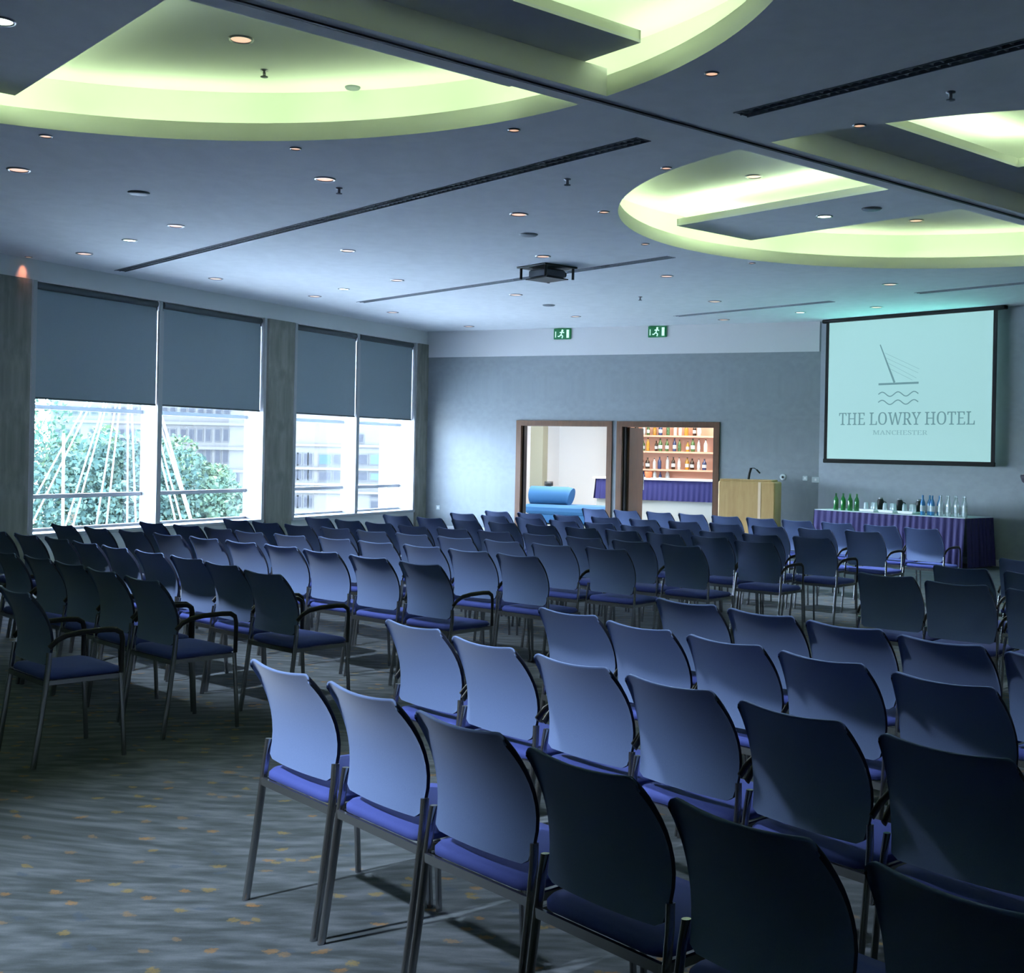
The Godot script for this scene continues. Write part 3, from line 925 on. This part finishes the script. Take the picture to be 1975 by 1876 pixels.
# ---------- screen, lectern, tables ----------
func build_front() -> void:
	var turn := GRID_TURN
	var sc := thing("projection_screen", "large white projection screen with black border showing a hotel logo", "projection screen", uv(12.56 - 1.74, 17.22, 2.705), turn)
	# local x runs to the right, +z towards the room
	var st := mb()
	soft_box(st, Vector3(0, 0, 0.0), Vector3(2.93, 2.28, 0.006), 0.002)
	put(st, "picture", M.screen, sc)
	for e in [[-1.49, 0.0, 0.06, 2.38], [1.49, 0.0, 0.06, 2.38]]:
		st = mb()
		box(st, Vector3(e[0], e[1], 0.002), Vector3(e[2], e[3], 0.012))
		put(st, "side_border", M.black_matt, sc)
	st = mb()
	soft_box(st, Vector3(0, -1.175, 0.004), Vector3(3.06, 0.07, 0.03), 0.008)
	put(st, "bottom_bar", M.black_matt, sc)
	st = mb()
	soft_box(st, Vector3(0.04, 1.165, 0.0), Vector3(3.24, 0.06, 0.10), 0.01)
	put(st, "roller_case", M.black_matt, sc)
	# print: mast, deck, stays, waves, lettering
	var z := 0.006
	st = mb()
	bar(st, Vector2(-0.475, 0.72), Vector2(-0.20, 0.10), 0.017, 0.034, z)
	bar(st, Vector2(-0.49, 0.08), Vector2(0.23, 0.085), 0.032, 0.032, z)
	put(st, "logo_mast", M.print_grey, sc)
	st = mb()
	for e in [[-0.36, 0.50, 0.22, 0.24], [-0.33, 0.42, 0.19, 0.16], [-0.38, 0.58, 0.24, 0.30], [-0.28, 0.32, 0.12, 0.13]]:
		bar(st, Vector2(e[0], e[1]), Vector2(e[2], e[3]), 0.006, 0.006, z)
	put(st, "logo_stays", M.print_soft, sc)
	for k in 2:
		st = mb()
		var last := Vector2.ZERO
		for i in 41:
			var x := -0.49 + 0.72 * i / 40
			var p := Vector2(x, -0.085 - k * 0.13 + 0.035 * cos((x + 0.42) / 0.72 * TAU * 2.5))
			if i > 0: bar(st, last, p, 0.016, 0.016, z)
			last = p
		put(st, "logo_wave", M.print_grey, sc)
	lettering(sc, "THE LOWRY HOTEL", Vector3(-0.02, -0.475, z), 2.42, 0.205, M.print_grey)
	lettering(sc, "MANCHESTER", Vector3(-0.09, -0.70, z), 0.98, 0.075, M.print_soft)
	# lectern
	var lc := thing("lectern", "light maple lectern with a thin microphone beside the bar doorway", "lectern", far(6.63, 0, -0.75), -atan2(FN.x, FN.y) + 0.0)
	st = mb()
	soft_box(st, Vector3(0.02, 0.59, 0.0), Vector3(0.96, 1.14, 0.50), 0.02)
	put(st, "body", M.maple, lc)
	st = mb()
	soft_box(st, Vector3(0.02, 0.02, 0.0), Vector3(0.90, 0.04, 0.44), 0.005)
	put(st, "plinth", M.black, lc)
	st = mb()
	box(st, Vector3(0.24, 0.60, 0.252), Vector3(0.045, 1.10, 0.008))
	put(st, "edge_strip", M.maple_edge, lc)
	st = mb()
	soft_box(st, Vector3(0.0, 1.175, 0.0), Vector3(0.88, 0.03, 0.46), 0.01)
	put(st, "top", M.maple, lc)
	var mic := thing("microphone", "black gooseneck microphone standing on the lectern", "microphone", lc.position + Vector3(0.04, 1.19, 0.0))
	st = mb()
	sweep(st, [Vector3(-0.05, 0.0, 0), Vector3(-0.035, 0.10, 0), Vector3(-0.01, 0.19, 0)], 0.022, 0.022, 10, Vector3.RIGHT)
	put(st, "stand", M.black, mic)
	st = mb()
	sweep(st, [Vector3(-0.01, 0.19, 0), Vector3(0.05, 0.19, 0), Vector3(0.10, 0.15, 0.0)], 0.006, 0.006, 8, Vector3.UP)
	put(st, "gooseneck", M.black, mic)
	st = mb()
	sweep(st, [Vector3(0.085, 0.165, 0), Vector3(0.145, 0.105, 0)], 0.014, 0.014, 10, Vector3.UP)
	put(st, "capsule", M.black, mic)
	# wall plates
	var plates := [[7.04, 1.23, 0.045, "round white wall dial with a dark centre, beside the lectern", "wall dial"], [7.42, 1.22, 0.05, "small square pale wall switch between dial and screen", "wall switch"], [7.60, 1.20, 0.06, "double pale wall socket below the screen's left corner", "wall socket"], [0.31, 0.45, 0.05, "small white wall socket low beside the corner column", "wall socket"]]
	var k := 0
	for p in plates:
		var o := thing("wall_socket" if k > 1 else ("wall_dial" if k == 0 else "wall_switch"), p[3], p[4], far(p[0], p[1], 0.0), -atan2(FN.x, FN.y))
		st = mb()
		if k == 0:
			lathe(st, [[0.055, 0.0], [0.055, 0.012], [0.045, 0.018], [0.0, 0.018]], 20)
			var d := put(st, "plate", M.cloth_white, o)
			d.rotation.x = PI / 2
			st = mb()
			lathe(st, [[0.02, 0.016], [0.02, 0.026], [0.0, 0.026]], 16)
			d = put(st, "knob", M.black, o)
			d.rotation.x = PI / 2
		else:
			soft_box(st, Vector3(0, 0, 0.006), Vector3(p[2] * (2.2 if k == 2 else 1.6), p[2] * 1.6, 0.012), 0.003)
			put(st, "plate", M.cloth_white, o)
			st = mb()
			box(st, Vector3(0, 0, 0.013), Vector3(0.03, 0.04, 0.006))
			put(st, "rocker", M.white, o)
		k += 1
	build_table()
	# wall lamp at the right edge
	var wl := thing("wall_lamp", "dark bowl-shaped wall lamp at the photo's right edge beside the screen", "wall lamp", uv(12.56 - 3.82, 17.2, 1.36))
	st = mb()
	lathe(st, [[0.0, -0.13], [0.05, -0.12], [0.11, -0.07], [0.135, 0.0], [0.13, 0.03], [0.12, 0.0]], 24)
	put(st, "bowl", mat(rgb(52, 44, 62), 0.5), wl)
	st = mb()
	lathe(st, [[0.12, 0.02], [0.08, 0.055], [0.0, 0.07]], 24)
	put(st, "diffuser", mat(rgb(150, 132, 124), 0.6), wl)
	st = mb()
	sweep(st, [Vector3.ZERO, uv(0, 0.19, 0)], 0.02, 0.02, 8, Vector3.UP)
	put(st, "bracket", M.steel, wl)
func bar(st: SurfaceTool, a: Vector2, b: Vector2, w0: float, w1: float, z: float) -> void:
	var n := (b - a).normalized().orthogonal()
	var p := [a + n * w0 / 2, b + n * w1 / 2, b - n * w1 / 2, a - n * w0 / 2]
	quad(st, Vector3(p[0].x, p[0].y, z), Vector3(p[1].x, p[1].y, z), Vector3(p[2].x, p[2].y, z), Vector3(p[3].x, p[3].y, z))
	for i in 4:
		var q: Vector2 = p[i]
		var r: Vector2 = p[(i + 1) % 4]
		quad(st, Vector3(q.x, q.y, z), Vector3(q.x, q.y, z - 0.003), Vector3(r.x, r.y, z - 0.003), Vector3(r.x, r.y, z))
func lettering(parent: Node3D, text: String, at: Vector3, width: float, height: float, m: Material) -> void:
	var f := SystemFont.new()
	f.font_names = PackedStringArray(["Droid Serif"])
	var t := TextMesh.new()
	t.text = text
	t.font = f
	t.font_size = 64
	t.pixel_size = 0.01
	t.depth = 0.01
	var o := put_mesh(t, "lettering", m, parent)
	var b := t.get_aabb()
	var sx := width / b.size.x
	var sy := height / b.size.y
	o.scale = Vector3(sx, sy, 0.3)
	o.position = at - Vector3((b.position.x + b.size.x / 2) * sx, (b.position.y + b.size.y / 2) * sy, 0.0)
func skirt(st: SurfaceTool, pts: Array, y0: float, y1: float, pitch: float, depth: float) -> void:
	# pleated cloth along a polyline (plan points), flaring a little at the hem
	for i in pts.size() - 1:
		var a: Vector3 = pts[i]
		var b: Vector3 = pts[i + 1]
		var d := (b - a)
		var n := maxi(6, int(d.length() / pitch) * 6)
		var side := Vector3(d.z, 0, -d.x).normalized()
		var prev := []
		for k in n + 1:
			var f := float(k) / n
			var wave := 0.5 + 0.5 * sin(f * d.length() / pitch * TAU + 0.8 * sin(f * 17.0))
			var col := []
			for h in 4:
				var q := float(h) / 3
				col.append(a + d * f + side * (depth * wave * (0.35 + 0.9 * q) + 0.03 * q) + Vector3(0, y1 + (y0 - y1) * q, 0))
			if k > 0:
				for h in 3:
					quad(st, prev[h], col[h], col[h + 1], prev[h + 1], 1)
			prev = col
func bottle(at: Vector3, label: String, kind: String, m: Material, cap: Material, h: float, r: float, group: String) -> void:
	var o := thing("bottle", label, "bottle", at, 0.0, group)
	var st := mb()
	lathe(st, [[0.0, 0.0], [r * 0.95, 0.0], [r, h * 0.03], [r, h * 0.58], [r * 0.85, h * 0.68], [r * 0.38, h * 0.82], [r * 0.34, h * 0.94], [0.0, h * 0.94]], 14)
	put(st, "body", m, o)
	st = mb()
	lathe(st, [[r * 0.4, h * 0.93], [r * 0.4, h], [0.0, h]], 12)
	put(st, "cap", cap, o)
	if kind != "":
		st = mb()
		lathe(st, [[r * 1.02, h * 0.2], [r * 1.02, h * 0.48]], 14)
		put(st, "paper_label", M.cloth_white, o)
func build_table() -> void:
	var tb := thing("skirted_table", "long refreshment table with pleated purple skirt below the screen", "table", uv(10.62, 16.85))
	var o := tb.position
	var L := [uv(11.95, 16.45) - o, uv(9.32, 16.45) - o, uv(9.32, 17.24) - o, uv(11.95, 17.24) - o]
	var st := mb()
	hexa(st, [L[0] + Vector3(0, 0.71, 0), L[1] + Vector3(0, 0.71, 0), L[2] + Vector3(0, 0.71, 0), L[3] + Vector3(0, 0.71, 0), L[0] + Vector3(0, 0.745, 0), L[1] + Vector3(0, 0.745, 0), L[2] + Vector3(0, 0.745, 0), L[3] + Vector3(0, 0.745, 0)])
	put(st, "tabletop", M.cloth_white, tb)
	st = mb()
	skirt(st, [L[1], L[0]].map(func(p): return p) , 0.02, 0.735, 0.11, 0.035)
	put(st, "front_skirt", M.purple, tb)
	st = mb()
	skirt(st, [L[2], L[1]], 0.02, 0.735, 0.11, 0.035)
	put(st, "end_skirt", M.purple, tb)
	st = mb()
	skirt(st, [L[0], L[3]], 0.02, 0.735, 0.11, 0.035)
	put(st, "end_skirt", M.purple, tb)
	for p in L:
		st = mb()
		var c: Vector3 = p * 0.93
		sweep(st, [c, c + Vector3(0, 0.71, 0)], 0.02, 0.02, 8, Vector3.RIGHT)
		put(st, "leg", M.steel, tb)
	var g_green := glass(rgb(40, 130, 60), 0.75)
	var g_clear := glass(rgb(214, 226, 230), 0.55)
	var g_blue := glass(rgb(70, 140, 190), 0.7)
	var capw := mat(rgb(200, 210, 215), 0.5)
	var capb := mat(rgb(60, 120, 170), 0.5)
	var i := 0
	for p in [[11.66, 16.62], [11.58, 16.70], [11.51, 16.60], [11.44, 16.68], [11.38, 16.60], [11.30, 16.66]]:
		bottle(uv(p[0], p[1], 0.745), "green glass water bottle, %s from the left in the table's green cluster" % ORD[i], "", g_green, mat(rgb(40, 90, 50), 0.5), 0.27, 0.038, "green bottles on the skirted table")
		i += 1
	i = 0
	for p in [[9.98, 16.60], [9.90, 16.66], [9.82, 16.60], [9.75, 16.68]]:
		bottle(uv(p[0] + 0.12, p[1], 0.745), "blue capped water bottle, %s from the left in the table's blue row" % ORD[i], "label", g_blue, capb, 0.30, 0.036, "blue water bottles on the skirted table")
		i += 1
	for k in 7:
		bottle(uv(9.79 - k * 0.065, 16.58 + (k % 2) * 0.07, 0.745), "clear water bottle, %s from the left at the table's right end" % ORD[k], "label", g_clear, capw, 0.31, 0.034, "clear water bottles on the skirted table")
	# trays with upturned glasses and dark jugs
	for k in 3:
		var u := [11.02, 10.68, 10.34][k] as float
		var tr := thing("tray", "pale serving tray, %s from the left on the skirted table" % ORD[k], "tray", uv(u, 16.68, 0.745), GRID_TURN, "serving trays")
		st = mb()
		soft_box(st, Vector3(0, 0.02, 0), Vector3(0.26, 0.03, 0.34), 0.008)
		put(st, "base", M.white, tr)
		st = mb()
		box(st, Vector3(0, 0.038, 0.17), Vector3(0.26, 0.016, 0.01))
		box(st, Vector3(0, 0.038, -0.17), Vector3(0.26, 0.016, 0.01))
		put(st, "rim", M.white, tr)
		for j in 3:
			var gl := thing("drinking_glass", "upturned drinking glass, %s of three on the %s pale tray" % [ORD[j], ORD[k]], "glass", uv(u + 0.08 - j * 0.08, 16.62 + (j % 2) * 0.06, 0.781), 0.0, "drinking glasses on the trays")
			st = mb()
			lathe(st, [[0.034, 0.0], [0.037, 0.02], [0.03, 0.11], [0.0, 0.115]], 14)
			put(st, "bowl", g_clear, gl)
		var jg := thing("thermos_jug", "black thermos jug on the %s pale tray" % ORD[k], "jug", uv(u - 0.06, 16.80, 0.781), 0.0, "black jugs on the trays")
		st = mb()
		lathe(st, [[0.0, 0.0], [0.05, 0.0], [0.055, 0.05], [0.05, 0.14], [0.035, 0.17]], 16)
		put(st, "body", M.black, jg)
		st = mb()
		lathe(st, [[0.036, 0.168], [0.036, 0.19], [0.0, 0.2]], 16)
		put(st, "lid", M.steel, jg)
		st = mb()
		sweep(st, [Vector3(0.05, 0.13, 0), Vector3(0.085, 0.12, 0), Vector3(0.085, 0.06, 0), Vector3(0.052, 0.045, 0)], 0.007, 0.007, 8, Vector3.BACK)
		put(st, "handle", M.black, jg)
func glass(c: Color, a: float) -> StandardMaterial3D:
	var m := mat(Color(c.r, c.g, c.b, a), 0.08)
	m.transparency = BaseMaterial3D.TRANSPARENCY_ALPHA
	return m

# ---------- the lounge behind the doors ----------
func build_lounge() -> void:
	var st := mb()
	fbox(st, -1.0, 13.0, -0.2, 0.0, 0.25, 9.5)
	structure(st, "floor_lounge", mat(rgb(176, 180, 176), 0.6), "pale floor of the lounge behind the doorways", "floor")
	st = mb()
	fbox(st, -1.0, 13.0, 3.0, 3.2, 0.25, 9.5)
	structure(st, "ceiling_lounge", M.white, "white ceiling of the lounge behind the doorways", "ceiling")
	st = mb()
	fbox(st, -1.2, 13.0, 0.0, 3.0, 9.3, 9.5)
	structure(st, "wall_lounge_back", M.white, "white wall at the back of the lounge", "wall")
	st = mb()
	fbox(st, -1.2, -1.0, 0.0, 3.0, 0.25, 9.5)
	structure(st, "wall_lounge_left", M.white, "white wall at the lounge's window end", "wall")
	st = mb()
	fbox(st, 13.0, 13.2, 0.0, 3.0, 0.25, 9.5)
	structure(st, "wall_lounge_right", M.white, "white wall at the lounge's right end", "wall")
	st = mb()
	fbox(st, -0.17, 0.15, 0.0, 3.0, 5.5, 5.8)
	structure(st, "column_lounge", mat(rgb(112, 110, 94), 0.8), "olive grey column in the lounge behind the sofa", "column")
	# sofa
	var sf := thing("chaise_sofa", "blue chaise sofa with round bolster seen through the doorway", "sofa", far(1.15, 0, 3.65), -atan2(FN.x, FN.y))
	st = mb()
	soft_box(st, Vector3(0.75, 0.33, 0.0), Vector3(2.5, 0.20, 0.8), 0.06)
	put(st, "seat", M.sofa, sf)
	st = mb()
	var prof := []
	for k in 9:
		var a := -0.3 + 2.2 * k / 8
		prof.append(Vector3(-0.45, 0.42 + 0.36 * sin(a), 0.10 - 0.18 * cos(a)))
	sweep(st, [Vector3(-0.45, 0.62, 0.0), Vector3(-0.40, 0.62, 0.0), Vector3(0.42, 0.62, 0.0), Vector3(0.50, 0.60, 0.0)], 0.20, 0.19, 20, Vector3.UP)
	put(st, "bolster", M.sofa, sf)
	st = mb()
	soft_box(st, Vector3(0.75, 0.13, 0.0), Vector3(2.3, 0.2, 0.66), 0.02)
	put(st, "base", M.sofa, sf)
	for p in [[-0.35, 0.28], [1.8, 0.28], [-0.35, -0.28], [1.8, -0.28]]:
		st = mb()
		sweep(st, [Vector3(p[0], 0, p[1]), Vector3(p[0], 0.05, p[1])], 0.025, 0.025, 8, Vector3.RIGHT)
		put(st, "foot", M.steel, sf)
	var tel := thing("table_lamp_base", "small black object standing behind the sofa bolster", "ornament", far(0.66, 0.0, 4.7))
	st = mb()
	lathe(st, [[0.0, 0.0], [0.12, 0.0], [0.12, 0.02], [0.02, 0.03], [0.02, 0.78], [0.10, 0.80], [0.10, 0.90], [0.0, 0.90]], 16)
	put(st, "body", M.black, tel)
	# bar counter with purple drape
	var bc := thing("bar_counter", "white bar counter with pleated purple drape seen through the doorways", "bar counter", far(3.2, 0, 5.6))
	var o := bc.position
	st = mb()
	var pp := [far(1.5, 0, 5.6) - o, far(6.0, 0, 5.6) - o, far(6.0, 0, 6.2) - o, far(1.5, 0, 6.2) - o]
	hexa(st, [pp[0], pp[1], pp[2], pp[3], pp[0] + Vector3(0, 0.98, 0), pp[1] + Vector3(0, 0.98, 0), pp[2] + Vector3(0, 0.98, 0), pp[3] + Vector3(0, 0.98, 0)])
	put(st, "body", mat(rgb(150, 152, 148), 0.7), bc)
	st = mb()
	skirt(st, [pp[1] - Vector3(0.012, 0, -0.027), pp[0] - Vector3(0.012, 0, -0.027)], 0.52, 0.99, 0.12, 0.03)
	skirt(st, [pp[0] - Vector3(0.027, 0, 0.012), pp[3] - Vector3(0.027, 0, 0.012)], 0.52, 0.99, 0.12, 0.03)
	put(st, "drape", mat(rgb(26, 26, 82), 0.8), bc)
	st = mb()
	var q := [far(1.43, 0, 5.5) - o, far(6.1, 0, 5.5) - o, far(6.1, 0, 6.3) - o, far(1.43, 0, 6.3) - o]
	hexa(st, [q[0] + Vector3(0, 0.985, 0), q[1] + Vector3(0, 0.985, 0), q[2] + Vector3(0, 0.985, 0), q[3] + Vector3(0, 0.985, 0), q[0] + Vector3(0, 1.02, 0), q[1] + Vector3(0, 1.02, 0), q[2] + Vector3(0, 1.02, 0), q[3] + Vector3(0, 1.02, 0)])
	put(st, "worktop", M.white, bc)
	# back bar
	var bb := thing("back_bar_shelves", "peach-backed bar shelf unit holding rows of bottles", "shelf unit", far(2.8, 0, 8.4))
	o = bb.position
	var peach := mat(rgb(206, 158, 132), 0.6)
	var slab := func(s0: float, s1: float, y0: float, y1: float, d0: float, d1: float) -> SurfaceTool:
		var t := mb()
		var w := [far(s0, 0, d0) - o, far(s1, 0, d0) - o, far(s1, 0, d1) - o, far(s0, 0, d1) - o]
		hexa(t, [w[0] + Vector3(0, y0, 0), w[1] + Vector3(0, y0, 0), w[2] + Vector3(0, y0, 0), w[3] + Vector3(0, y0, 0), w[0] + Vector3(0, y1, 0), w[1] + Vector3(0, y1, 0), w[2] + Vector3(0, y1, 0), w[3] + Vector3(0, y1, 0)])
		return t
	put(slab.call(1.2, 4.6, 0.0, 2.75, 8.65, 8.7), "back_panel", peach, bb)
	for s in [1.2, 4.56]:
		put(slab.call(s, s + 0.04, 0.0, 2.75, 8.25, 8.65), "side_panel", M.wood, bb)
	var ys := [0.86, 1.20, 1.65, 2.05]
	for y in ys:
		put(slab.call(1.24, 4.56, y - 0.045, y, 8.28, 8.65), "shelf", peach, bb)
	var kinds := [["clear glass bottle", glass(rgb(215, 222, 222), 0.6)], ["green glass bottle", glass(rgb(70, 110, 60), 0.8)], ["dark brown bottle", glass(rgb(50, 38, 30), 0.9)], ["amber glass bottle", glass(rgb(190, 140, 40), 0.75)], ["deep blue bottle", glass(rgb(50, 66, 110), 0.85)], ["pale frosted bottle", glass(rgb(240, 240, 225), 0.9)]]
	var capg := mat(rgb(60, 56, 50), 0.5)
	for r in 4:
		var n := [6, 12, 12, 11][r] as int
		for k in n:
			var kd: Array = kinds[rng.randi_range(0, 5)]
			var s := 1.48 + k * 0.165 + rng.randf_range(-0.03, 0.03)
			bottle(far(s, ys[r], 8.45 + rng.randf_range(-0.06, 0.06)), "%s, %s from the left on the %s bar shelf" % [kd[0], ORD[k], ["lowest", "second lowest", "third lowest", "highest"][r]], "label" if rng.randf() < 0.5 else "", kd[1], capg, rng.randf_range(0.26, 0.34), rng.randf_range(0.038, 0.055), "bottles on the back-bar shelves")
	var bowl := mb()
	lathe(bowl, [[0.0, 0.0], [0.05, 0.0], [0.075, 0.04], [0.085, 0.1], [0.08, 0.15], [0.0, 0.15]], 18)
	var bo := put(bowl, "orange_bowl", mat(rgb(214, 92, 50), 0.6))
	bo.position = far(2.67, 1.02, 5.85)
	tag(bo, "round orange bowl standing on the bar counter", "bowl")

# ---------- outside ----------
func pix(x: float, y: float, z: float) -> Vector3:
	var dx := x - 987.0
	var dy := y - 868.0
	return Vector3((dx + 0.02 * dy) * z / 2350.0, 1.6 - (dy - 0.02 * dx) * z / 2350.0, -z)
func build_outside() -> void:
	var st := mb()
	box(st, Vector3(-20, -5.6, -130), Vector3(220, 0.4, 230))
	structure(st, "ground_outside", matte(rgb(222, 224, 220), 0.9), "pale grey river bank outside the windows", "ground")
	var facade := matte(rgb(53, 51, 49), 0.9)
	var frame := matte(rgb(46, 45, 44), 0.7)
	var pane := matte(rgb(32, 32, 34), 0.6)
	var pane_b := matte(rgb(32, 41, 45), 0.6)
	# office block behind the trees
	var Z := 150.0
	var b1 := thing("office_block", "long pale office block behind the trees outside", "building", Vector3(-62, -5.4, -Z - 6))
	var o := b1.position
	st = mb()
	var pL := pix(96, 860, Z)
	var pR := pix(520, 860, Z)
	box(st, Vector3((pL.x + pR.x) / 2, 12, -Z - 6) - o, Vector3(pR.x - pL.x, 35, 12))
	put(st, "wall", facade, b1)
	for y in [690, 738, 815, 862, 905]:
		st = mb()
		var p := pix(300, y, Z)
		box(st, Vector3((pL.x + pR.x) / 2, p.y, -Z + 0.1) - o, Vector3(pR.x - pL.x, 0.35, 0.5))
		put(st, "cornice", facade, b1)
	var wins := []
	for x in [110, 128, 146, 164, 182, 200, 222, 240, 258, 276, 318, 334, 354, 370, 388, 404, 422, 438]:
		wins.append([x, 792, 10, 12])
		wins.append([x, 750, 10, 16])
		wins.append([x, 700, 10, 16])
	for x in [112, 130, 148, 178, 196, 214, 236, 254, 318, 334, 354, 370, 386, 402, 420, 436]:
		wins.append([x, 839, 9, 22])
	for x in [340, 358, 388, 402, 420, 435]:
		wins.append([x, 880, 9, 24])
	for x in [372, 388, 404, 424, 440, 455]:
		wins.append([x, 920, 9, 18])
	for w in wins:
		window_on(b1, o, w, Z, frame, pane)
	# glazed block
	Z = 120.0
	var b2 := thing("apartment_block", "white block with wide bluish windows outside the far window bay", "building", Vector3(-20, -5.4, -Z - 6))
	o = b2.position
	pL = pix(506, 860, Z)
	pR = pix(930, 860, Z)
	st = mb()
	box(st, Vector3((pL.x + pR.x) / 2, 10, -Z - 6) - o, Vector3(pR.x - pL.x, 31, 12))
	put(st, "wall", matte(rgb(54, 52, 50), 0.9), b2)
	for y in [860, 905, 935, 950]:
		st = mb()
		var p := pix(690, y, Z)
		box(st, Vector3((pL.x + pR.x) / 2, p.y, -Z + 0.1) - o, Vector3(pR.x - pL.x, 0.22, 0.4))
		put(st, "cornice", matte(rgb(58, 56, 54), 0.9), b2)
	for x in [571, 578, 590, 599]:
		window_on(b2, o, [x, 885, 6, 20], Z, frame, pane)
		window_on(b2, o, [x, 915, 6, 16], Z, frame, pane)
		window_on(b2, o, [x, 967, 6, 20], Z, frame, pane)
	for x in [627, 655, 697]:
		window_on(b2, o, [x, 886, 22, 18], Z, frame, pane_b if x == 627 else pane)
		window_on(b2, o, [x, 918, 22, 15], Z, frame, pane)
	window_on(b2, o, [697, 845, 7, 14], Z, frame, pane)
	for x in [729, 762]:
		window_on(b2, o, [x, 886, 28, 18], Z, frame, matte(rgb(40, 48, 50), 0.6))
		window_on(b2, o, [x, 919, 28, 13], Z, frame, matte(rgb(40, 48, 50), 0.6))
		window_on(b2, o, [x, 974, 27, 14], Z, frame, pane)
		window_on(b2, o, [x, 956, 27, 5], Z, frame, pane)
	# trees
	var greens := [[rgb(36, 50, 41), rgb(50, 63, 48)], [rgb(42, 55, 42), rgb(58, 68, 48)], [rgb(33, 46, 42), rgb(46, 58, 50)]]
	var spec := [[48, 940, 62.0, 3.9, 0, "dense green tree at the left end of the window view"], [140, 985, 56.0, 3.5, 2, "dark blue-green tree behind the thick white bridge post"], [212, 970, 60.0, 3.3, 1, "broad green tree behind the slanting bridge cables"], [278, 975, 57.0, 3.0, 2, "green tree beside the white window mullion"], [350, 965, 62.0, 2.8, 1, "light green tree right of the mullion with open crown"], [432, 1022, 58.0, 2.3, 0, "low leafy bush beside the concrete column's left side"]]
	for s in spec:
		tree(pix(s[0], s[1], s[2]), s[3], greens[s[4]], s[5])
	# cable-stayed footbridge
	var br := thing("footbridge", "white cable-stayed footbridge with slanting cables seen through the near window bay", "bridge", Vector3(-14, -5.4, -44))
	o = br.position
	var white := matte(rgb(84, 84, 80), 0.5)
	st = mb()
	sweep(st, [pix(402, 1120, 46) - o, pix(320, 830, 45) - o, pix(247, 604, 44) - o], 0.055, 0.055, 10, Vector3.RIGHT)
	put(st, "mast", white, br)
	st = mb()
	sweep(st, [pix(123, 835, 42) - o, pix(120, 1120, 42) - o], 0.055, 0.055, 8, Vector3.RIGHT)
	put(st, "post", white, br)
	st = mb()
	sweep(st, [pix(20, 1090, 42) - o, pix(520, 1090, 42) - o], 0.3, 0.3, 10, Vector3.UP)
	put(st, "deck", white, br)
	for c in [[40, 1010], [62, 1010], [112, 1060], [128, 1060], [178, 1060], [200, 1060], [245, 1060], [264, 1060], [365, 1060], [352, 1060], [385, 1060]]:
		st = mb()
		sweep(st, [pix(c[0], c[1], 42) - o, pix(247 + (c[0] - 200) * 0.03, 640, 43.5) - o], 0.032, 0.032, 6, Vector3.RIGHT)
		put(st, "cable", white, br)
func window_on(b: Node3D, o: Vector3, w: Array, z: float, frame: Material, pane: Material) -> void:
	var c := pix(w[0], w[1], z)
	var sx: float = w[2] * z / 2350.0
	var sy: float = w[3] * z / 2350.0
	var st := mb()
	box(st, c + Vector3(0, 0, 0.02) - o, Vector3(sx + 0.25, sy + 0.25, 0.12))
	var f := put(st, "window", frame, b)
	st = mb()
	box(st, c + Vector3(0, 0, 0.06) - o, Vector3(sx, sy, 0.12))
	put(st, "pane", pane, f)
func tree(c: Vector3, r: float, cols: Array, label: String) -> void:
	var t := thing("tree", label, "tree", Vector3(c.x, -5.4, c.z), 0.0, "trees on the river bank")
	var up := c.y + 5.4
	var st := mb()
	sweep(st, [Vector3.ZERO, Vector3(0.1, up * 0.5, 0), Vector3(0, up, 0)], 0.22, 0.22, 8, Vector3.RIGHT)
	put(st, "trunk", matte(rgb(84, 74, 62), 0.9), t)
	for k in 2:
		st = mb()
		for i in 3400:
			var d := Vector3(rng.randfn(), rng.randfn(), rng.randfn()).normalized()
			var lump := 1.0 + 0.22 * sin(d.x * 5.0 + c.x) * cos(d.y * 6.0 + c.z)
			var p := Vector3(0, up, 0) + d * r * lump * pow(rng.randf(), 0.28) * Vector3(0.95, 1.15, 0.95).length() * 0.58
			p.y = maxf(p.y, 0.5)
			var a := Vector3(rng.randfn(), rng.randfn(), rng.randfn()).normalized() * rng.randf_range(0.08, 0.19)
			var b := a.cross(Vector3(rng.randfn(), rng.randfn(), rng.randfn()).normalized())
			quad(st, p - a, p + b * 0.7, p + a, p - b * 0.7)
		var f := put(st, "foliage", matte(cols[k], 0.9), t)
		f.set_meta("kind", "stuff")

func _ready() -> void:
	rng.seed = 4711
	make_materials()
	camera_and_light()
	build_ceiling()
	build_shell()
	build_windows()
	build_doors()
	build_outside()
	build_lounge()
	build_front()
	build_fittings()
	build_chairs()
